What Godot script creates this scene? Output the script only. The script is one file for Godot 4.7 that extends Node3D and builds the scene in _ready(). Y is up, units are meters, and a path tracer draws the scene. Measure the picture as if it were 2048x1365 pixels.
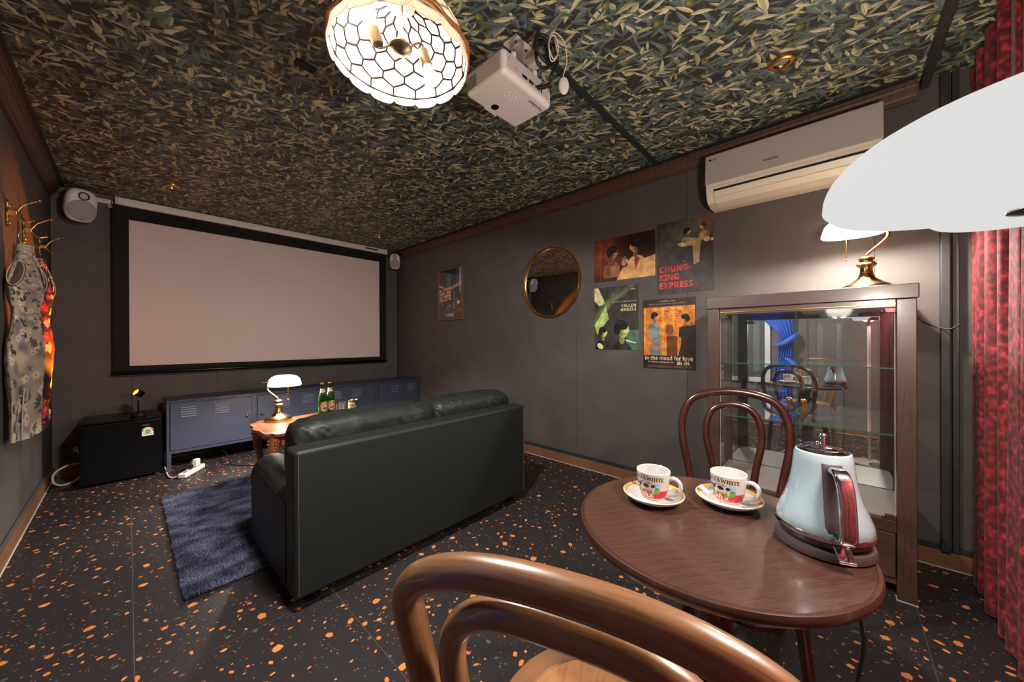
extends Node3D

const CAM := Vector3(0, 1.1, 0)
const XR := 2.66      # right wall
const XL := -0.43     # left wall
const ZB := -4.70     # back wall
const ZF := 0.62      # wall behind the red curtain
const HC := 2.37      # ceiling

const LAMP_PENDANT := 2.9
const LAMP_GLOW := 1.0
const LAMP_TABLE := 1.9
const LAMP_CABINET := 1.35
const LAMP_FLOOR := 1.3
const LAMP_SUNSET := 6.5

var M := {}
var taken := {}


func _ready() -> void:
	seed(7)
	# ---- camera
	var cam := Camera3D.new()
	cam.name = "camera"
	cam.fov = 87.88
	cam.near = 0.02
	cam.far = 50.0
	add_child(cam)
	cam.position = CAM
	cam.rotation = Vector3(deg_to_rad(-0.077), deg_to_rad(-47.3), deg_to_rad(-0.243))
	cam.current = true
	# ---- environment
	var env := Environment.new()
	env.background_mode = Environment.BG_COLOR
	env.background_color = Color(0.02, 0.02, 0.02)
	env.tonemap_mode = Environment.TONE_MAPPER_LINEAR
	env.tonemap_exposure = 1.18
	env.sdfgi_enabled = true
	env.ssao_enabled = true
	env.ssil_enabled = true
	var we := WorldEnvironment.new()
	we.name = "world_environment"
	we.environment = env
	add_child(we)
	# ---- build
	make_materials()
	make_room()
	make_ceiling_things()
	make_back_wall_things()
	make_right_wall_things()
	make_left_wall_things()
	make_lounge()
	make_corner()
	make_vitrine()
	make_curtains()
	make_floor_lamp()


# ------------------------------------------------------------------ mesh builder
class MB:
	var v := PackedVector3Array()
	var n := PackedVector3Array()
	var t := PackedVector2Array()
	var ix := PackedInt32Array()
	var xf := Transform3D()

	func add(p: Vector3, q: Vector3, uv := Vector2.ZERO) -> int:
		v.append(xf * p)
		n.append((xf.basis * q).normalized())
		t.append(uv)
		return v.size() - 1

	func tri(a: int, b: int, c: int) -> void:
		var g := (v[b] - v[a]).cross(v[c] - v[a])
		if g.dot(n[a] + n[b] + n[c]) > 0.0:
			ix.append_array(PackedInt32Array([a, c, b]))
		else:
			ix.append_array(PackedInt32Array([a, b, c]))

	func quad(a: int, b: int, c: int, d: int) -> void:
		tri(a, b, c)
		tri(a, c, d)

	# box with chamfered, softly shaded edges; u runs along its longest side, in metres
	func box(c: Vector3, s: Vector3, bv := 0.002, uo := Vector2.ZERO) -> void:
		var h := s * 0.5
		var b: float = minf(bv, minf(h.x, minf(h.y, h.z)) * 0.9)
		var la := 0
		if s.y > s.x and s.y >= s.z:
			la = 1
		elif s.z > s.x and s.z > s.y:
			la = 2
		var id := {}
		for ax in 3:
			for sg in [-1.0, 1.0]:
				for i in [-1.0, 1.0]:
					for j in [-1.0, 1.0]:
						var p := Vector3.ZERO
						var a1 := (ax + 1) % 3
						var a2 := (ax + 2) % 3
						p[ax] = sg * h[ax]
						p[a1] = i * (h[a1] - b)
						p[a2] = j * (h[a2] - b)
						var q := Vector3.ZERO
						q[ax] = sg
						var key := Vector3.ZERO
						key[ax] = sg
						key[a1] = i
						key[a2] = j
						var w := p + c
						var uv := Vector2(w[a1], w[a2])
						if a2 == la or (ax == la and false):
							uv = Vector2(w[a2], w[a1])
						id[[ax, key]] = add(w, q, uv + uo)
		for ax in 3:
			var a1 := (ax + 1) % 3
			var a2 := (ax + 2) % 3
			for sg in [-1.0, 1.0]:
				var k := []
				for ij in [[-1.0, -1.0], [1.0, -1.0], [1.0, 1.0], [-1.0, 1.0]]:
					var key := Vector3.ZERO
					key[ax] = sg
					key[a1] = ij[0]
					key[a2] = ij[1]
					k.append(id[[ax, key]])
				quad(k[0], k[1], k[2], k[3])
			for i in [-1.0, 1.0]:
				for j in [-1.0, 1.0]:
					var k1 := Vector3.ZERO
					var k2 := Vector3.ZERO
					k1[ax] = -1.0
					k1[a1] = i
					k1[a2] = j
					k2 = k1
					k2[ax] = 1.0
					quad(id[[a1, k1]], id[[a1, k2]], id[[a2, k2]], id[[a2, k1]])
		for i in [-1.0, 1.0]:
			for j in [-1.0, 1.0]:
				for k in [-1.0, 1.0]:
					var key := Vector3(i, j, k)
					tri(id[[0, key]], id[[1, key]], id[[2, key]])

	# box with round edges of radius r
	func rbox(c: Vector3, s: Vector3, r: float, k := 4) -> void:
		var h := s * 0.5
		var rr: float = minf(r, minf(h.x, minf(h.y, h.z)))
		for ax in 3:
			var a1 := (ax + 1) % 3
			var a2 := (ax + 2) % 3
			var l1 := stops(h[a1], rr, k)
			var l2 := stops(h[a2], rr, k)
			for sg in [-1.0, 1.0]:
				var base := v.size()
				for i in l1.size():
					for j in l2.size():
						var p := Vector3.ZERO
						p[ax] = sg * h[ax]
						p[a1] = l1[i]
						p[a2] = l2[j]
						var q := p.clamp(-h + Vector3.ONE * rr, h - Vector3.ONE * rr)
						var d := (p - q)
						d = d.normalized()
						add(c + q + d * rr, d, Vector2(p[a1] + c[a1], p[a2] + c[a2]))
				for i in l1.size() - 1:
					for j in l2.size() - 1:
						var o := base + i * l2.size() + j
						quad(o, o + 1, o + l2.size() + 1, o + l2.size())

	func stops(h: float, r: float, k: int) -> PackedFloat32Array:
		var o := PackedFloat32Array()
		for i in k + 1:
			o.append(-h + r - r * tan(PI / 4 * (1.0 - float(i) / k)))
		for i in k + 1:
			o.append(h - r + r * tan(PI / 4 * float(i) / k))
		return o

	# surface of revolution about y; the outline runs from the bottom up round the outside
	func lathe(pr: PackedVector2Array, segs := 32, a0 := 0.0, a1 := TAU, hard := 38.0) -> void:
		var m := pr.size()
		var nr := PackedVector2Array()
		var ln := PackedFloat32Array([0.0])
		for i in m - 1:
			var d := pr[i + 1] - pr[i]
			nr.append(Vector2(d.y, -d.x).normalized())
			ln.append(ln[i] + d.length())
		var tot: float = maxf(ln[m - 1], 1e-6)
		for i in m - 1:
			var na := nr[i]
			var nb := nr[i]
			if i > 0 and absf(rad_to_deg(nr[i - 1].angle_to(nr[i]))) < hard:
				na = (nr[i - 1] + nr[i]).normalized()
			if i < m - 2 and absf(rad_to_deg(nr[i + 1].angle_to(nr[i]))) < hard:
				nb = (nr[i + 1] + nr[i]).normalized()
			var base := v.size()
			for k in segs + 1:
				var a := a0 + (a1 - a0) * k / segs
				var cs := cos(a)
				var sn := sin(a)
				add(Vector3(pr[i].x * cs, pr[i].y, pr[i].x * sn), Vector3(na.x * cs, na.y, na.x * sn), Vector2(float(k) / segs, ln[i] / tot))
				add(Vector3(pr[i + 1].x * cs, pr[i + 1].y, pr[i + 1].x * sn), Vector3(nb.x * cs, nb.y, nb.x * sn), Vector2(float(k) / segs, ln[i + 1] / tot))
			for k in segs:
				var o := base + k * 2
				if pr[i].x > 1e-5:
					tri(o, o + 1, o + 2)
				if pr[i + 1].x > 1e-5:
					tri(o + 1, o + 3, o + 2)

	# tube along a path; r is a number or one radius for each point
	func tube(p: PackedVector3Array, r, segs := 10, closed := false, caps := true, flat := 1.0) -> void:
		var m := p.size()
		var side := Vector3.ZERO
		var base := v.size()
		var ln := 0.0
		var rings := m + (1 if closed else 0)
		for q in rings:
			var i := q % m
			var d: Vector3
			if closed:
				d = p[(i + 1) % m] - p[(i + m - 1) % m]
			else:
				d = p[mini(i + 1, m - 1)] - p[maxi(i - 1, 0)]
			d = d.normalized()
			if side == Vector3.ZERO:
				side = d.cross(Vector3.UP)
				if side.length() < 0.05:
					side = d.cross(Vector3.RIGHT)
			side = (side - d * side.dot(d)).normalized()
			var up := d.cross(side)
			var rad: float = r if (r is float or r is int) else r[i]
			if q > 0:
				ln += p[i].distance_to(p[(i + m - 1) % m])
			for k in segs + 1:
				var a := TAU * k / segs
				var nn := side * cos(a) + up * sin(a) * flat
				add(p[i] + nn * rad, side * cos(a) * flat + up * sin(a), Vector2(ln, float(k) / segs * 0.1))
		for q in rings - 1:
			for k in segs:
				var o := base + q * (segs + 1) + k
				quad(o, o + 1, o + segs + 2, o + segs + 1)
		if caps and not closed:
			for e in [0, m - 1]:
				var d: Vector3 = (p[0] - p[1]) if e == 0 else (p[m - 1] - p[m - 2])
				d = d.normalized()
				var c := v.size()
				v.append(xf * p[e])
				n.append((xf.basis * d).normalized())
				t.append(Vector2.ZERO)
				var f := v.size()
				for k in segs + 1:
					v.append(v[base + e * (segs + 1) + k])
					n.append((xf.basis * d).normalized())
					t.append(Vector2.ZERO)
				for k in segs:
					tri(c, f + k, f + k + 1)

	# rows of points as a smooth skin
	func skin(rows: Array, wrap_u := false, flip := false, us := 1.0, vs := 1.0) -> void:
		var R := rows.size()
		var K: int = rows[0].size()
		var base := v.size()
		for i in R:
			for j in K:
				var ja := j - 1
				var jb := j + 1
				if wrap_u:
					if ja < 0:
						ja = K - 2
					if jb > K - 1:
						jb = 1
				else:
					ja = maxi(ja, 0)
					jb = mini(jb, K - 1)
				var du: Vector3 = rows[i][jb] - rows[i][ja]
				var dv: Vector3 = rows[mini(i + 1, R - 1)][j] - rows[maxi(i - 1, 0)][j]
				var q := du.cross(dv)
				if q.length() < 1e-12:
					q = Vector3.UP
				if flip:
					q = -q
				add(rows[i][j], q, Vector2(float(j) / (K - 1) * us, float(i) / (R - 1) * vs))
		for i in R - 1:
			for j in K - 1:
				var o := base + i * K + j
				quad(o, o + 1, o + K + 1, o + K)

	# polygon in the xy plane pushed along z by d (centred), edges bevelled by b
	func prism(pg: PackedVector2Array, d: float, b := 0.0, hard := 30.0, uo := Vector2.ZERO) -> void:
		var m := pg.size()
		var pts := pg.duplicate()
		if Geometry2D.is_polygon_clockwise(pts):
			pts.reverse()
		var en := PackedVector2Array()
		for i in m:
			var e := pts[(i + 1) % m] - pts[i]
			en.append(Vector2(e.y, -e.x).normalized())
		var ins := PackedVector2Array()
		for i in m:
			var a := en[(i + m - 1) % m]
			var c := en[i]
			var s := (a + c)
			var k: float = b * 2.0 / maxf(s.length_squared(), 0.3)
			ins.append(pts[i] - s * k)
		var ids := Geometry2D.triangulate_polygon(ins)
		for sg in [-1.0, 1.0]:
			var base := v.size()
			for i in m:
				add(Vector3(ins[i].x, ins[i].y, sg * d * 0.5), Vector3(0, 0, sg), ins[i] + uo)
			for k in range(0, ids.size(), 3):
				tri(base + ids[k], base + ids[k + 1], base + ids[k + 2])
		var run := 0.0
		for i in m:
			var j := (i + 1) % m
			var na := en[i]
			var nb := en[i]
			var pa := en[(i + m - 1) % m]
			var pb := en[j]
			if absf(rad_to_deg(pa.angle_to(en[i]))) < hard:
				na = (pa + en[i]).normalized()
			if absf(rad_to_deg(pb.angle_to(en[i]))) < hard:
				nb = (pb + en[i]).normalized()
			var l := pts[i].distance_to(pts[j])
			var A := Vector3(na.x, na.y, 0)
			var B := Vector3(nb.x, nb.y, 0)
			var z := d * 0.5 - b
			var o1 := add(Vector3(pts[i].x, pts[i].y, -z), A, Vector2(run, -z))
			var o2 := add(Vector3(pts[j].x, pts[j].y, -z), B, Vector2(run + l, -z))
			var o3 := add(Vector3(pts[j].x, pts[j].y, z), B, Vector2(run + l, z))
			var o4 := add(Vector3(pts[i].x, pts[i].y, z), A, Vector2(run, z))
			quad(o1, o2, o3, o4)
			if b > 0.0:
				for sg in [-1.0, 1.0]:
					var k1: int = o1 if sg < 0 else o4
					var k2: int = o2 if sg < 0 else o3
					var e1 := add(Vector3(ins[i].x, ins[i].y, sg * d * 0.5), Vector3(0, 0, sg), Vector2(run, sg * d * 0.5))
					var e2 := add(Vector3(ins[j].x, ins[j].y, sg * d * 0.5), Vector3(0, 0, sg), Vector2(run + l, sg * d * 0.5))
					quad(k1, k2, e2, e1)
			run += l

	func ball(c: Vector3, r: float, segs := 14) -> void:
		var keep := xf
		xf = xf * Transform3D(Basis(), c)
		var pr := PackedVector2Array()
		var k := maxi(segs / 2, 4)
		for i in k + 1:
			var a := -PI / 2 + PI * i / k
			pr.append(Vector2(maxf(cos(a) * r, 0.0), sin(a) * r))
		lathe(pr, segs)
		xf = keep

	func mesh() -> ArrayMesh:
		var a := []
		a.resize(Mesh.ARRAY_MAX)
		a[Mesh.ARRAY_VERTEX] = v
		a[Mesh.ARRAY_NORMAL] = n
		a[Mesh.ARRAY_TEX_UV] = t
		a[Mesh.ARRAY_INDEX] = ix
		var m := ArrayMesh.new()
		m.add_surface_from_arrays(Mesh.PRIMITIVE_TRIANGLES, a)
		return m


# ------------------------------------------------------------------ scene helpers
func numbered(s: String) -> String:
	if not taken.has(s):
		taken[s] = 0
		return s
	taken[s] += 1
	return "%s_%03d" % [s, taken[s]]


func tag(o: Node3D, label: String, category: String, group := "") -> Node3D:
	o.set_meta("label", label)
	o.set_meta("category", category)
	if group:
		o.set_meta("group", group)
	return o


func thing(called: String, label: String, category: String, at := Vector3.ZERO, turn := 0.0, group := "") -> Node3D:
	var o := Node3D.new()
	o.name = numbered(called)
	add_child(o)
	o.position = at
	o.rotation.y = turn
	tag(o, label, category, group)
	return o


func part(called: String, mb: MB, mat: Material, parent: Node3D) -> MeshInstance3D:
	var o := MeshInstance3D.new()
	o.mesh = mb.mesh()
	o.material_override = mat
	return put(called, o, parent)


func put(called: String, o: MeshInstance3D, parent: Node3D) -> MeshInstance3D:
	if parent == self:
		o.name = numbered(called)
	else:
		var k := 0
		var nm := called
		while parent.has_node(NodePath(nm)):
			k += 1
			nm = "%s_%03d" % [called, k]
		o.name = nm
	parent.add_child(o)
	return o


func again(called: String, src: MeshInstance3D, xf: Transform3D, parent: Node3D) -> MeshInstance3D:
	var o := MeshInstance3D.new()
	o.mesh = src.mesh
	o.material_override = src.material_override
	o.transform = xf
	return put(called, o, parent)


func structure(o: Node3D) -> Node3D:
	o.set_meta("kind", "structure")
	return o


func bx(c: Vector3, s: Vector3, b := 0.002) -> MB:
	var m := MB.new()
	m.box(c, s, b)
	return m


func lt(pr: Array, segs := 32) -> MB:
	var m := MB.new()
	m.lathe(PackedVector2Array(pr), segs)
	return m


func tb(p: Array, r, segs := 10, closed := false) -> MB:
	var m := MB.new()
	m.tube(PackedVector3Array(p), r, segs, closed)
	return m


# smooth curve through the points
func curve(p: Array, k := 8, closed := false) -> PackedVector3Array:
	var o := PackedVector3Array()
	var m := p.size()
	var last := m if closed else m - 1
	for i in last:
		var a: Vector3 = p[(i + m - 1) % m] if (closed or i > 0) else p[0] * 2.0 - p[1]
		var b: Vector3 = p[i]
		var c: Vector3 = p[(i + 1) % m]
		var d: Vector3 = p[(i + 2) % m] if (closed or i + 2 < m) else p[m - 1] * 2.0 - p[m - 2]
		for j in k:
			o.append(b.cubic_interpolate(c, a, d, float(j) / k))
	if not closed:
		o.append(p[m - 1])
	return o


func curve2(p: Array, k := 8, closed := false) -> PackedVector2Array:
	var q := []
	for e in p:
		q.append(Vector3(e.x, e.y, 0))
	var o := PackedVector2Array()
	for e in curve(q, k, closed):
		o.append(Vector2(e.x, e.y))
	return o


func omni(called: String, at: Vector3, energy: float, color: Color, size := 0.03) -> OmniLight3D:
	var l := OmniLight3D.new()
	l.name = numbered(called)
	l.light_energy = energy
	l.light_color = color
	l.light_size = size
	l.omni_range = 9.0
	l.omni_attenuation = 2.0
	l.shadow_enabled = true
	add_child(l)
	l.position = at
	return l


func lettering(s: String, h: float, depth: float, bold := false, serif := false) -> MeshInstance3D:
	var tm := TextMesh.new()
	var f := SystemFont.new()
	f.font_names = PackedStringArray(["Droid Serif" if serif else "Droid Sans"])
	f.font_weight = 700 if bold else 400
	tm.font = f
	tm.text = s
	tm.font_size = 32
	tm.pixel_size = h / 23.0
	tm.depth = depth
	tm.curve_step = 1.0
	var o := MeshInstance3D.new()
	o.mesh = tm
	return o


# ------------------------------------------------------------------ painted textures
class Cv:
	var w := 0
	var h := 0
	var d := PackedByteArray()
	var wrap := false

	func _init(ww: int, hh: int, c: Color) -> void:
		w = ww
		h = hh
		var im := Image.create(w, h, false, Image.FORMAT_RGB8)
		im.fill(c)
		d = im.get_data()

	func px(x: int, y: int, c: Color, a: float) -> void:
		if wrap:
			x = posmod(x, w)
			y = posmod(y, h)
		elif x < 0 or y < 0 or x >= w or y >= h:
			return
		var o := (y * w + x) * 3
		var k := 1.0 - a
		d[o] = int(d[o] * k + c.r8 * a)
		d[o + 1] = int(d[o + 1] * k + c.g8 * a)
		d[o + 2] = int(d[o + 2] * k + c.b8 * a)

	func rect(x0: float, y0: float, x1: float, y1: float, c: Color, a := 1.0) -> void:
		for y in range(int(y0), int(y1)):
			for x in range(int(x0), int(x1)):
				px(x, y, c, a)

	func ell(cx: float, cy: float, rx: float, ry: float, c: Color, a := 1.0, rot := 0.0, soft := 0.0) -> void:
		var R := maxf(rx, ry) * (1.0 + soft) + 1.0
		var cs := cos(rot)
		var sn := sin(rot)
		var edge := 1.0 / maxf(minf(rx, ry), 0.5)
		for y in range(int(cy - R), int(cy + R) + 1):
			for x in range(int(cx - R), int(cx + R) + 1):
				var dx := x + 0.5 - cx
				var dy := y + 0.5 - cy
				var u := (dx * cs + dy * sn) / rx
				var q := (-dx * sn + dy * cs) / ry
				var r := sqrt(u * u + q * q)
				var k := clampf((1.0 + soft - r) / (soft * 2.0 + edge), 0.0, 1.0)
				if k > 0.0:
					px(x, y, c, k * a)

	func poly(p: PackedVector2Array, c: Color, a := 1.0) -> void:
		var y0 := p[0].y
		var y1 := p[0].y
		for q in p:
			y0 = minf(y0, q.y)
			y1 = maxf(y1, q.y)
		for y in range(int(floor(y0)), int(ceil(y1)) + 1):
			var cov := {}
			for sub in 3:
				var yy := y + (sub + 0.5) / 3.0
				var xs := []
				for i in p.size():
					var e := p[i]
					var g := p[(i + 1) % p.size()]
					if (e.y <= yy) != (g.y <= yy):
						xs.append(e.x + (g.x - e.x) * (yy - e.y) / (g.y - e.y))
				xs.sort()
				for k in range(0, xs.size() - 1, 2):
					var xa: float = xs[k]
					var xb: float = xs[k + 1]
					for x in range(int(floor(xa)), int(floor(xb)) + 1):
						var s := minf(xb, x + 1.0) - maxf(xa, float(x))
						if s > 0.0:
							cov[x] = cov.get(x, 0.0) + s / 3.0
			for x in cov:
				px(x, y, c, minf(cov[x], 1.0) * a)

	func line(x0: float, y0: float, x1: float, y1: float, wd: float, c: Color, a := 1.0) -> void:
		var e := Vector2(x1 - x0, y1 - y0)
		if e.length() < 0.01:
			return
		var q := e.normalized().orthogonal() * wd * 0.5
		var p0 := Vector2(x0, y0)
		var p1 := Vector2(x1, y1)
		poly(PackedVector2Array([p0 + q, p1 + q, p1 - q, p0 - q]), c, a)

	# a leaf from (x, y), l long and wd wide, bent by k; lit along one half
	func leaf(x0: float, y0: float, ang: float, l: float, wd: float, k: float, c: Color, tip: Color) -> void:
		var ex := cos(ang)
		var ey := sin(ang)
		var R := wd + absf(k) * l * 0.3
		var ax := minf(x0, x0 + ex * l) - R
		var bx := maxf(x0, x0 + ex * l) + R
		var ay := minf(y0, y0 + ey * l) - R
		var by := maxf(y0, y0 + ey * l) + R
		var dark := c.darkened(0.45)
		for y in range(int(ay), int(by) + 1):
			for x in range(int(ax), int(bx) + 1):
				var dx := x - x0
				var dy := y - y0
				var s := (dx * ex + dy * ey) / l
				if s <= 0.0 or s >= 1.0:
					continue
				var q := -dx * ey + dy * ex - k * l * s * (1.0 - s)
				var hw := wd * 0.5 * sin(PI * pow(s, 0.85))
				var cov := hw - absf(q) + 0.5
				if cov <= 0.0:
					continue
				var f := q / maxf(hw, 0.5)
				var col := c.lerp(tip, clampf(0.5 + f * 0.7, 0.0, 1.0))
				if absf(q) < 0.9:
					col = col.lerp(dark, 0.5)
				elif cov < 1.6:
					col = col.lerp(dark, 0.5)
				px(x, y, col, minf(cov, 1.0))

	# text whose capitals are ht pixels high, its left (0), middle (0.5) or right (1) end at x, on the base line y
	func text(s: String, x: float, y: float, ht: float, c: Color, bold := false, align := 0.0, serif := false, sx := 1.0, a := 1.0, rot := 0.0, arc := 0.0, mirror := false) -> void:
		var tm := TextMesh.new()
		var f := SystemFont.new()
		f.font_names = PackedStringArray(["Droid Serif" if serif else "Droid Sans"])
		f.font_weight = 700 if bold else 400
		tm.font = f
		tm.text = s
		tm.font_size = 64
		tm.pixel_size = ht / 46.0
		tm.depth = 1.0
		tm.curve_step = 1.0
		tm.horizontal_alignment = HORIZONTAL_ALIGNMENT_CENTER
		var ar := tm.surface_get_arrays(0)
		var vv: PackedVector3Array = ar[Mesh.ARRAY_VERTEX]
		var nn: PackedVector3Array = ar[Mesh.ARRAY_NORMAL]
		var ii: PackedInt32Array = ar[Mesh.ARRAY_INDEX]
		var bb := AABB(vv[0], Vector3.ZERO)
		for q in vv:
			bb = bb.expand(q)
		var wid := bb.size.x * sx
		var xo := x - wid * align - bb.position.x * sx
		var low := -ht * 0.5
		var cov := {}
		for k in range(0, ii.size(), 3):
			if nn[ii[k]].z < 0.9 or nn[ii[k + 1]].z < 0.9:
				continue
			var t3 := []
			for j in 3:
				var q := vv[ii[k + j]]
				var lx := q.x * sx
				if mirror:
					lx = -lx
				var P := Vector2(lx + xo - x, -(q.y - low))
				P.y -= arc * (1.0 - pow((P.x) / maxf(wid * 0.5, 1.0), 2.0))
				P = P.rotated(rot) + Vector2(x, y)
				t3.append(P)
			fill3(t3[0], t3[1], t3[2], cov)
		for key in cov:
			px(key % 8192, key / 8192, c, minf(cov[key], 1.0) * a)

	func fill3(p: Vector2, q: Vector2, r: Vector2, cov: Dictionary) -> void:
		var ar := (q - p).cross(r - p)
		if absf(ar) < 1e-6:
			return
		var x0 := int(floor(minf(p.x, minf(q.x, r.x))))
		var x1 := int(ceil(maxf(p.x, maxf(q.x, r.x))))
		var y0 := int(floor(minf(p.y, minf(q.y, r.y))))
		var y1 := int(ceil(maxf(p.y, maxf(q.y, r.y))))
		for y in range(maxi(y0, 0), mini(y1, h)):
			for x in range(maxi(x0, 0), mini(x1, w)):
				var s := 0.0
				for sub in 9:
					var g := Vector2(x + (sub % 3 + 0.5) / 3.0, y + (sub / 3 + 0.5) / 3.0)
					var a := (q - p).cross(g - p) / ar
					var b := (r - q).cross(g - q) / ar
					var e := (p - r).cross(g - r) / ar
					if a >= 0.0 and b >= 0.0 and e >= 0.0:
						s += 1.0 / 9.0
				if s > 0.0:
					var key := y * 8192 + x
					cov[key] = cov.get(key, 0.0) + s

	# soft light and dark patches, as in a dim photograph
	func mottle(amount: float, seed_: int, freq := 0.02) -> void:
		var f := FastNoiseLite.new()
		f.seed = seed_
		f.frequency = freq
		f.fractal_octaves = 4
		for y in h:
			for x in w:
				var k := 1.0 + f.get_noise_2d(x, y) * amount
				var o := (y * w + x) * 3
				for q in 3:
					d[o + q] = clampi(int(d[o + q] * k), 0, 255)

	# fine grain over everything
	func grain(amount: float, seed_: int) -> void:
		var g := RandomNumberGenerator.new()
		g.seed = seed_
		for i in d.size() / 3:
			var e := int(g.randf_range(-amount, amount))
			for k in 3:
				d[i * 3 + k] = clampi(d[i * 3 + k] + e, 0, 255)

	func tex() -> ImageTexture:
		return ImageTexture.create_from_image(Image.create_from_data(w, h, false, Image.FORMAT_RGB8, d))


func rng(s: int) -> RandomNumberGenerator:
	var g := RandomNumberGenerator.new()
	g.seed = s
	return g


func noise(s: int, freq: float, stops: Array, size := 256, type := FastNoiseLite.TYPE_SIMPLEX_SMOOTH, octaves := 3) -> NoiseTexture2D:
	var f := FastNoiseLite.new()
	f.seed = s
	f.noise_type = type
	f.frequency = freq
	f.fractal_octaves = octaves
	var x := NoiseTexture2D.new()
	x.width = size
	x.height = size
	x.seamless = true
	x.noise = f
	var g := Gradient.new()
	var off := PackedFloat32Array()
	var col := PackedColorArray()
	for i in stops.size():
		off.append(float(i) / (stops.size() - 1))
		col.append(stops[i])
	g.offsets = off
	g.colors = col
	x.color_ramp = g
	return x


func mat(called: String, c: Color, rough := 0.6, metal := 0.0, spec := 0.5) -> StandardMaterial3D:
	var m := StandardMaterial3D.new()
	m.resource_name = called
	m.albedo_color = c
	m.roughness = rough
	m.metallic = metal
	m.metallic_specular = spec
	M[called] = m
	return m


func c8(r: int, g: int, b: int) -> Color:
	return Color8(r, g, b)


func bumped(m: StandardMaterial3D, t: Texture2D, scale_cm: float, uv := Vector3.ZERO) -> StandardMaterial3D:
	m.heightmap_enabled = true
	m.heightmap_texture = t
	m.heightmap_scale = scale_cm
	if uv != Vector3.ZERO:
		m.uv1_scale = uv
	return m


func glass(called: String, c: Color, a: float) -> StandardMaterial3D:
	var m := mat(called, Color(c.r, c.g, c.b, a), 0.02)
	m.transparency = BaseMaterial3D.TRANSPARENCY_ALPHA
	return m


func emissive(called: String, c: Color, e: float) -> StandardMaterial3D:
	var m := mat(called, c, 0.5)
	m.emission_enabled = true
	m.emission = c
	m.emission_energy_multiplier = e
	return m


func wood(called: String, seed_: int, stops: Array, rough: float, coat := 0.0, sc := Vector3(1.6, 22.0, 1)) -> StandardMaterial3D:
	var m := mat(called, Color.WHITE, rough)
	m.albedo_texture = noise(seed_, 0.016, stops, 256, FastNoiseLite.TYPE_SIMPLEX_SMOOTH, 5)
	m.uv1_scale = sc
	if coat > 0.0:
		m.clearcoat_enabled = true
		m.clearcoat = coat
		m.clearcoat_roughness = 0.15
	return m


func paint_wallpaper() -> ImageTexture:
	var cv := Cv.new(1024, 1024, c8(52, 52, 53))
	cv.wrap = true
	var g := rng(11)
	# twigs
	for i in 40:
		var x := g.randf() * 1024
		var y := g.randf() * 1024
		var a := g.randf() * TAU
		for s in 5:
			var b := a + g.randf_range(-0.35, 0.35)
			var nx := x + cos(b) * 34
			var ny := y + sin(b) * 34
			cv.line(x, y, nx, ny, 4.0 - s * 0.5, c8(112, 88, 66))
			x = nx
			y = ny
	var dim := [c8(88, 106, 102), c8(102, 121, 117), c8(78, 97, 93), c8(114, 130, 126), c8(88, 113, 101), c8(122, 133, 131)]
	var lit := [c8(208, 204, 152), c8(222, 217, 168), c8(194, 191, 140), c8(228, 220, 174), c8(174, 180, 134)]
	for pass_ in 3:
		for i in [330, 430, 470][pass_]:
			var x := g.randf() * 1024
			var y := g.randf() * 1024
			# leaves fan out in sprays that share a slant
			var a: float = g.randf_range(-1.0, 1.0) + (0.55 if g.randf() < 0.75 else 2.2) + (PI if g.randf() < 0.5 else 0.0)
			var l := g.randf_range(62, 138)
			var w := l * g.randf_range(0.12, 0.2)
			if g.randf() < 0.12:
				l *= 0.55
				w = l * 0.45
			var c: Color
			if g.randf() < [0.05, 0.30, 0.55][pass_]:
				c = lit[g.randi() % lit.size()]
				l *= 0.82
			else:
				c = dim[g.randi() % dim.size()]
			cv.leaf(x, y, a, l, w, g.randf_range(-0.3, 0.3), c.darkened(0.16), c.lightened(0.1))
		if pass_ == 1:
			for i in 26:
				var x := g.randf() * 1024
				var y := g.randf() * 1024
				var a := g.randf() * TAU
				cv.ell(x, y, 24, 18, c8(92, 92, 52), 1.0, a)
				cv.ell(x - 4, y - 4, 15, 11, c8(136, 132, 78), 0.8, a, 0.3)
				cv.ell(x - 7, y - 6, 6, 4, c8(176, 170, 120), 0.7, a, 0.5)
	return cv.tex()


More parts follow.
